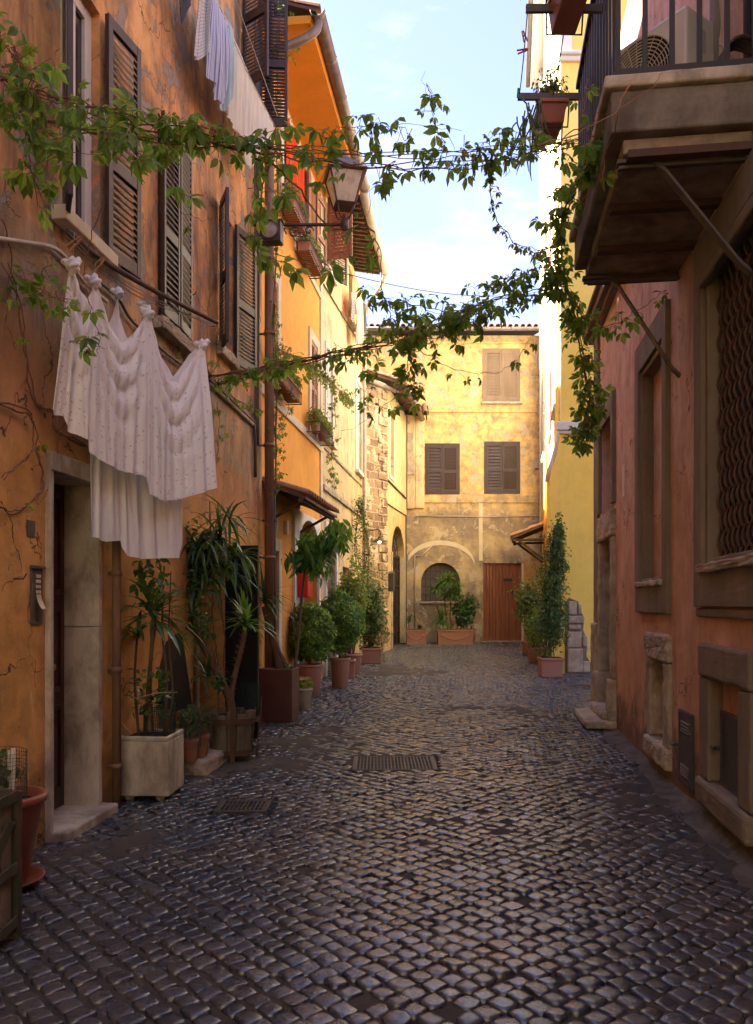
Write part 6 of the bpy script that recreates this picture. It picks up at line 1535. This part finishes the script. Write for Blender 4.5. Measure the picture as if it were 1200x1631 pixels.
vine('long creeper strand stretched high across the whole street to the near end of the balcony', [
    ([(-80,95,4.1),(0,128,4.2),(100,160,4.3),(200,190,4.35),(300,215,4.4),(420,240,4.5),(540,262,4.6),(660,268,4.7),(780,258,4.8),(860,243,4.9),(950,215,5.0)], 26, 1.2, .08),
    ([(-60,150,4.15),(60,190,4.3),(170,215,4.35),(300,228,4.4),(430,236,4.5),(540,246,4.6),(700,250,4.7),(840,236,4.85),(930,225,5.0)], 14, 1.0, .06),
    ([(20,150,4.2),(160,170,4.3),(260,190,4.35),(360,212,4.4)], 60, .6, .08),
    ([(-20,40,4.0),(30,90,4.05),(60,150,4.1),(40,230,4.1),(60,300,4.2)], 85, .8, .16), ([(-30,170,4.0),(50,200,4.0),(110,230,4.1),(60,260,4.1)], 80, .6, .12), ([(130,180,4.1),(200,230,4.1),(230,250,4.1)], 60, .5, .08),
    ([(360,222,4.45),(430,205,4.5),(470,190,4.55)], 34, .5, .06),
    ([(510,225,4.6),(550,205,4.6),(600,200,4.65),(660,205,4.7),(740,215,4.75)], 62, .5, .07),
    ([(705,252,4.7),(700,215,4.7),(692,180,4.7),(684,150,4.7),(676,122,4.7)], 36, .4, .03),
    ([(740,250,4.75),(790,215,4.8),(830,212,4.85),(860,235,4.9)], 40, .4, .06),
    ([(262,225,4.35),(272,262,4.35),(284,300,4.35),(290,345,4.35),(325,352,4.4)], 16, .5, .02),
    ([(560,262,4.6),(600,268,4.7),(585,310,4.8),(580,355,4.9)], 3, .5, .0),
    ], strands=3, stem_r=.0045, wander=.03, dm=1.1, L=.080)
vine('big leaved creeper shoots hanging in front of the street lantern bracket', [
    ([(440,235,4.6),(425,290,4.7),(412,340,4.7),(405,395,4.7)], 42, .7, .06),
    ([(405,250,4.5),(450,275,4.6),(490,320,4.7),(525,360,4.8),(585,362,4.9),(605,400,5.2),(612,470,5.7)], 9, .9, .04),
    ([(470,250,4.6),(520,272,4.6),(545,262,4.6)], 9, .5, .04),
    ([(410,380,4.7),(440,410,4.75),(490,425,4.8),(545,400,4.9)], 26, .5, .04)], strands=1, L=.085)
vine('lower creeper strand crossing the street from the drainpipe to the far end of the balcony', [
    ([(330,600,8.3),(420,588,7.9),(500,572,7.4),(580,555,6.9),(650,530,6.6),(720,500,6.4),(800,475,6.4),(860,465,6.4),(912,450,6.5)], 42, 1.2, .12),
    ([(345,612,8.3),(440,585,7.8),(520,568,7.2),(620,545,6.8),(700,520,6.5)], 30, 1.0, .08),
    ([(610,470,5.8),(625,500,6.0),(650,540,6.2),(660,590,6.3),(655,640,6.3)], 62, .8, .12),
    ([(640,480,6.0),(700,500,6.1),(760,505,6.2),(820,480,6.3)], 85, .6, .13),
    ([(640,540,6.2),(700,530,6.2),(740,525,6.2)], 60, .5, .12),
    ([(760,470,6.2),(800,440,6.2),(840,430,6.2),(890,420,6.3)], 75, .6, .12),
    ([(640,560,6.3),(680,565,6.4),(720,592,6.5),(770,596,6.5),(820,575,6.4),(850,535,6.4)], 9, .6, .02),
    ([(560,560,7.0),(590,600,7.0),(575,640,7.0),(600,650,7.0)], 22, .5, .07),
    ([(660,560,6.3),(640,620,6.3),(590,665,6.6),(540,690,6.9)], 7, .5, .02)], strands=3, stem_r=.006, wander=.035, dm=1.05, L=.078)
vine('dense leafy creeper curtain hanging past the corner of the concrete balcony', [
    ([(960,215,5.0),(935,260,5.3),(905,320,5.8),(890,380,6.2),(895,440,6.4),(915,500,6.5),(930,570,6.5),(938,640,6.5),(932,712,6.5)], 95, 1.3, .10),
    ([(900,300,5.8),(880,360,6.1),(865,420,6.3),(885,480,6.4)], 60, .8, .10),
    ([(930,560,6.5),(940,620,6.5),(930,680,6.5),(915,700,6.5)], 80, .6, .08),
    ([(880,240,4.95),(910,215,5.0),(950,195,5.0),(985,180,4.9)], 40, .8, .08),
    ([(905,250,5.1),(935,270,5.4),(945,240,5.2)], 60, .6, .07),
    ([(905,470,6.4),(950,520,6.4),(990,512,6.4),(1030,485,6.45),(1062,462,6.5)], 26, .7, .04)], strands=3, dm=.85, L=.080, stem_r=.005)
vine('thin dangling shoot of small dry leaves hanging against the sky', [
    ([(772,255,4.8),(782,280,4.9),(786,310,5.0),(790,345,5.1),(806,372,5.3),(830,392,5.6),(860,400,6.0)], 34, .6, .01)], strands=1, L=.04, pet=.02, leafm='creeper_far')
vine('reddish bare tendril arching over the near lip of the balcony', [
    ([(860,232,4.6),(920,205,4.55),(980,175,4.5),(1040,130,4.5),(1056,120,4.5)], 1, 1, 0), ([(1005,132,4.52),(985,185,4.5),(965,250,4.9),(955,290,5.0),(915,330,5.4)], 1, 1, 0), ([(925,190,4.7),(930,160,4.7),(932,128,4.7)], 14, .6, .01)], strands=1, stem_r=.004, stem_mat='terracotta')
vine('creeper with small yellowing leaves climbing the drainpipe between the two orange houses', [
    ([WA.W(LA-.1,2.9,.2), WA.W(LA-.1,4.0,.22), WA.W(LA-.15,5.2,.2), WA.W(LA-.05,6.6,.22), WA.W(LA-.12,7.8,.22), WA.W(LA-.05,9.4,.25)], 34, 1, .12),
    ([WB.W(.1,8.6,.25), WB.W(.3,9.0,.4), WB.W(.15,9.6,.5)], 60, .6, .2),
    ([WB.W(.3,3.6,.05), WB.W(.6,4.1,.08), WB.W(.5,5.0,.08), WB.W(.25,6.0,.1)], 26, .6, .1)], strands=3, leafm='creeper_far', L=.055, pet=.03)
vine('creeper strands trailing over the lower windows of the bright orange house', [
    ([WB.W(.2,4.9,.2), WB.W(1.2,5.0,.35), WB.W(2.4,5.1,.45), WB.W(3.8,5.2,.5), WB.W(4.8,5.3,.5)], 60, 1, .14),
    ([WB.W(.6,4.9,.25), WB.W(.9,4.3,.2), WB.W(.7,3.7,.08), WB.W(1.0,3.3,.06)], 22, .6, .06),
    ([WB.W(3.2,5.1,.45), WB.W(3.6,4.6,.4), WB.W(3.5,4.1,.35), WB.W(4.2,3.6,.3)], 30, .6, .08)], strands=2, leafm='creeper_far', L=.06)
def wa(px, py, n=.03): u, z = WA.uz(px, py, n); return WA.W(u, z, n)
vine('bare winding creeper stems clinging to the wall left of the dark doorway', [
    ([wa(0,640), wa(45,660), wa(58,700), wa(35,735), wa(0,765)], 2, 1, 0),
    ([wa(178,735), wa(140,712), wa(92,690), wa(85,660), wa(60,640), wa(40,560), wa(30,480), wa(5,420)], 2, 1.2, 0),
    ([wa(60,720), wa(68,770), wa(50,800), wa(25,815), wa(0,800)], 6, 1, 0),
    ([wa(92,690), wa(95,740), wa(80,780), wa(60,800)], 2, .7, 0),
    ([wa(5,350), wa(20,420), wa(10,500), wa(25,560)], 8, .7, .02),
    ([wa(90,690), wa(140,640), wa(150,600), wa(120,560)], 2, .6, 0)], strands=2, stem_r=.006, wander=.02, L=.05)
vine('small leafy creeper spray in front of the stained wall at the left edge', [
    ([(20,430,4.7),(50,450,4.7),(85,470,4.7),(105,480,4.7)], 62, .5, .05), ([(60,440,4.7),(75,420,4.7)], 40, .5, .02)], strands=1, L=.06)
vine('five leaved creeper tip hanging in front of the floral sheet', [
    ([(160,330,4.6),(140,400,4.6),(138,460,4.6),(150,520,4.6),(160,552,4.6)], 3, .5, 0), ([(110,548,4.6),(140,545,4.6),(165,560,4.6)], 40, .5, .01)], strands=1, L=.085)
vine('creeper stems creeping along the rust orange wall below the farther window', [
    ([wa(285,550), wa(320,580), wa(345,610), wa(380,640), wa(410,655)], 20, 1, .05), ([wa(335,600), wa(352,560), wa(345,520)], 4, .6, .02), ([wa(345,640), wa(350,690), wa(345,740)], 14, .6, .04)], strands=2, leafm='creeper_far', L=.055)
# a few fallen leaves on the stones
mb = MB()
for _ in range(60):
    Y = r3.uniform(3, 16); X = r3.uniform(xl(Y)+.3, min(xr(Y), 3)-.3) if r3.random() < .4 else xl(Y)+r3.uniform(.05,.6)
    p = Vector((X, Y, gz(Y)+.016)); rhomb(mb, p, Vector((math.cos(X*99),math.sin(X*99),.05)).normalized(), Vector((.1,.1,1)).normalized(), .035, .013)
tag(mb.build('fallen_leaves', 'creeper_far', recalc=False), 'scattered small fallen leaves lying on the cobbles', 'leaves', kind='stuff')
# ================================================================== light, sky, camera
elev, azx, azy = R(44), -.968, .25
sd = Vector((azx*math.cos(elev), azy*math.cos(elev), math.sin(elev)))
sun = bpy.data.lights.new('sun', 'SUN'); sun.energy = SUN_E if 'SUN_E' in globals() else 5.0; sun.angle = R(.5); sun.color = (1, .96, .89)
so = bpy.data.objects.new('sun', sun); col.objects.link(so); so.rotation_euler = sd.to_track_quat('Z', 'Y').to_euler()
w = bpy.data.worlds.new('World'); scene.world = w; w.use_nodes = True; nt = w.node_tree; nt.nodes.clear()
sky = nt.nodes.new('ShaderNodeTexSky'); sky.sky_type = 'NISHITA'; sky.sun_disc = False; sky.sun_elevation = elev; sky.sun_rotation = math.atan2(azx, azy) % (2*math.pi)
sky.air_density = 1.0; sky.dust_density = .4; sky.ozone_density = 3.0
bg = nt.nodes.new('ShaderNodeBackground'); bg.inputs[1].default_value = .061
tc = nt.nodes.new('ShaderNodeTexCoord'); mp = nt.nodes.new('ShaderNodeMapping'); mp.inputs['Scale'].default_value = (1.6, 1.6, 4.5); nt.links.new(tc.outputs['Generated'], mp.inputs[0])
nz = nt.nodes.new('ShaderNodeTexNoise'); nz.inputs['Scale'].default_value = 2.6; nz.inputs['Detail'].default_value = 9; nz.inputs['Roughness'].default_value = .6; nt.links.new(mp.outputs[0], nz.inputs['Vector'])
mr = nt.nodes.new('ShaderNodeMapRange'); mr.inputs[1].default_value = .60; mr.inputs[2].default_value = .80; nt.links.new(nz.outputs['Fac'], mr.inputs[0])
mx = nt.nodes.new('ShaderNodeMix'); mx.data_type = 'RGBA'; nt.links.new(mr.outputs[0], mx.inputs[0]); ti = nt.nodes.new('ShaderNodeMix'); ti.data_type = 'RGBA'; ti.blend_type = 'MULTIPLY'; ti.inputs[0].default_value = 1; nt.links.new(sky.outputs[0], ti.inputs[6]); ti.inputs[7].default_value = (1.06, .90, 1.08, 1); nt.links.new(ti.outputs[2], mx.inputs[6]); mx.inputs[7].default_value = (2.5, 2.5, 2.6, 1); mr.inputs[3].default_value = .20
vd = nt.nodes.new('ShaderNodeVectorMath'); vd.operation = 'DISTANCE'; mp2 = nt.nodes.new('ShaderNodeMapping'); mp2.inputs['Scale'].default_value = (1, 1, 1.9)
nt.links.new(tc.outputs['Generated'], mp2.inputs[0]); nt.links.new(mp2.outputs[0], vd.inputs[0]); vd.inputs[1].default_value = (.075, .92, .385*1.9)
ad = nt.nodes.new('ShaderNodeMath'); ad.operation = 'MULTIPLY_ADD'; ad.inputs[1].default_value = -.62; nt.links.new(nz.outputs['Fac'], ad.inputs[0]); nt.links.new(vd.outputs['Value'], ad.inputs[2])
m2 = nt.nodes.new('ShaderNodeMapRange'); m2.interpolation_type = 'SMOOTHSTEP'; m2.inputs[1].default_value = -.19; m2.inputs[2].default_value = -.36; m2.inputs[4].default_value = .8; nt.links.new(ad.outputs[0], m2.inputs[0])
mx2 = nt.nodes.new('ShaderNodeMix'); mx2.data_type = 'RGBA'; nt.links.new(m2.outputs[0], mx2.inputs[0]); nt.links.new(mx.outputs[2], mx2.inputs[6]); mx2.inputs[7].default_value = (2.7, 2.65, 2.65, 1)
nt.links.new(mx2.outputs[2], bg.inputs[0]); ow = nt.nodes.new('ShaderNodeOutputWorld'); nt.links.new(bg.outputs[0], ow.inputs[0])
cam = bpy.data.cameras.new('camera'); cam.sensor_fit = 'VERTICAL'; cam.sensor_height = 36; cam.lens = FPX/1631*36; cam.shift_y = (HY-815.5)/1631; cam.clip_end = 2000; cam.clip_start = .05
co = bpy.data.objects.new('camera', cam); col.objects.link(co); co.location = (0,0,EYE); co.rotation_euler = (R(90),0,0); scene.camera = co
cam.dof.use_dof = False
scene.view_settings.view_transform = 'Standard'; scene.view_settings.look = 'None'; scene.view_settings.exposure = EXPO if 'EXPO' in globals() else 3.08; scene.view_settings.gamma = 1
scene.cycles.max_bounces = 8; scene.cycles.diffuse_bounces = 5; scene.cycles.transmission_bounces = 4; scene.cycles.caustics_reflective = False; scene.cycles.caustics_refractive = False
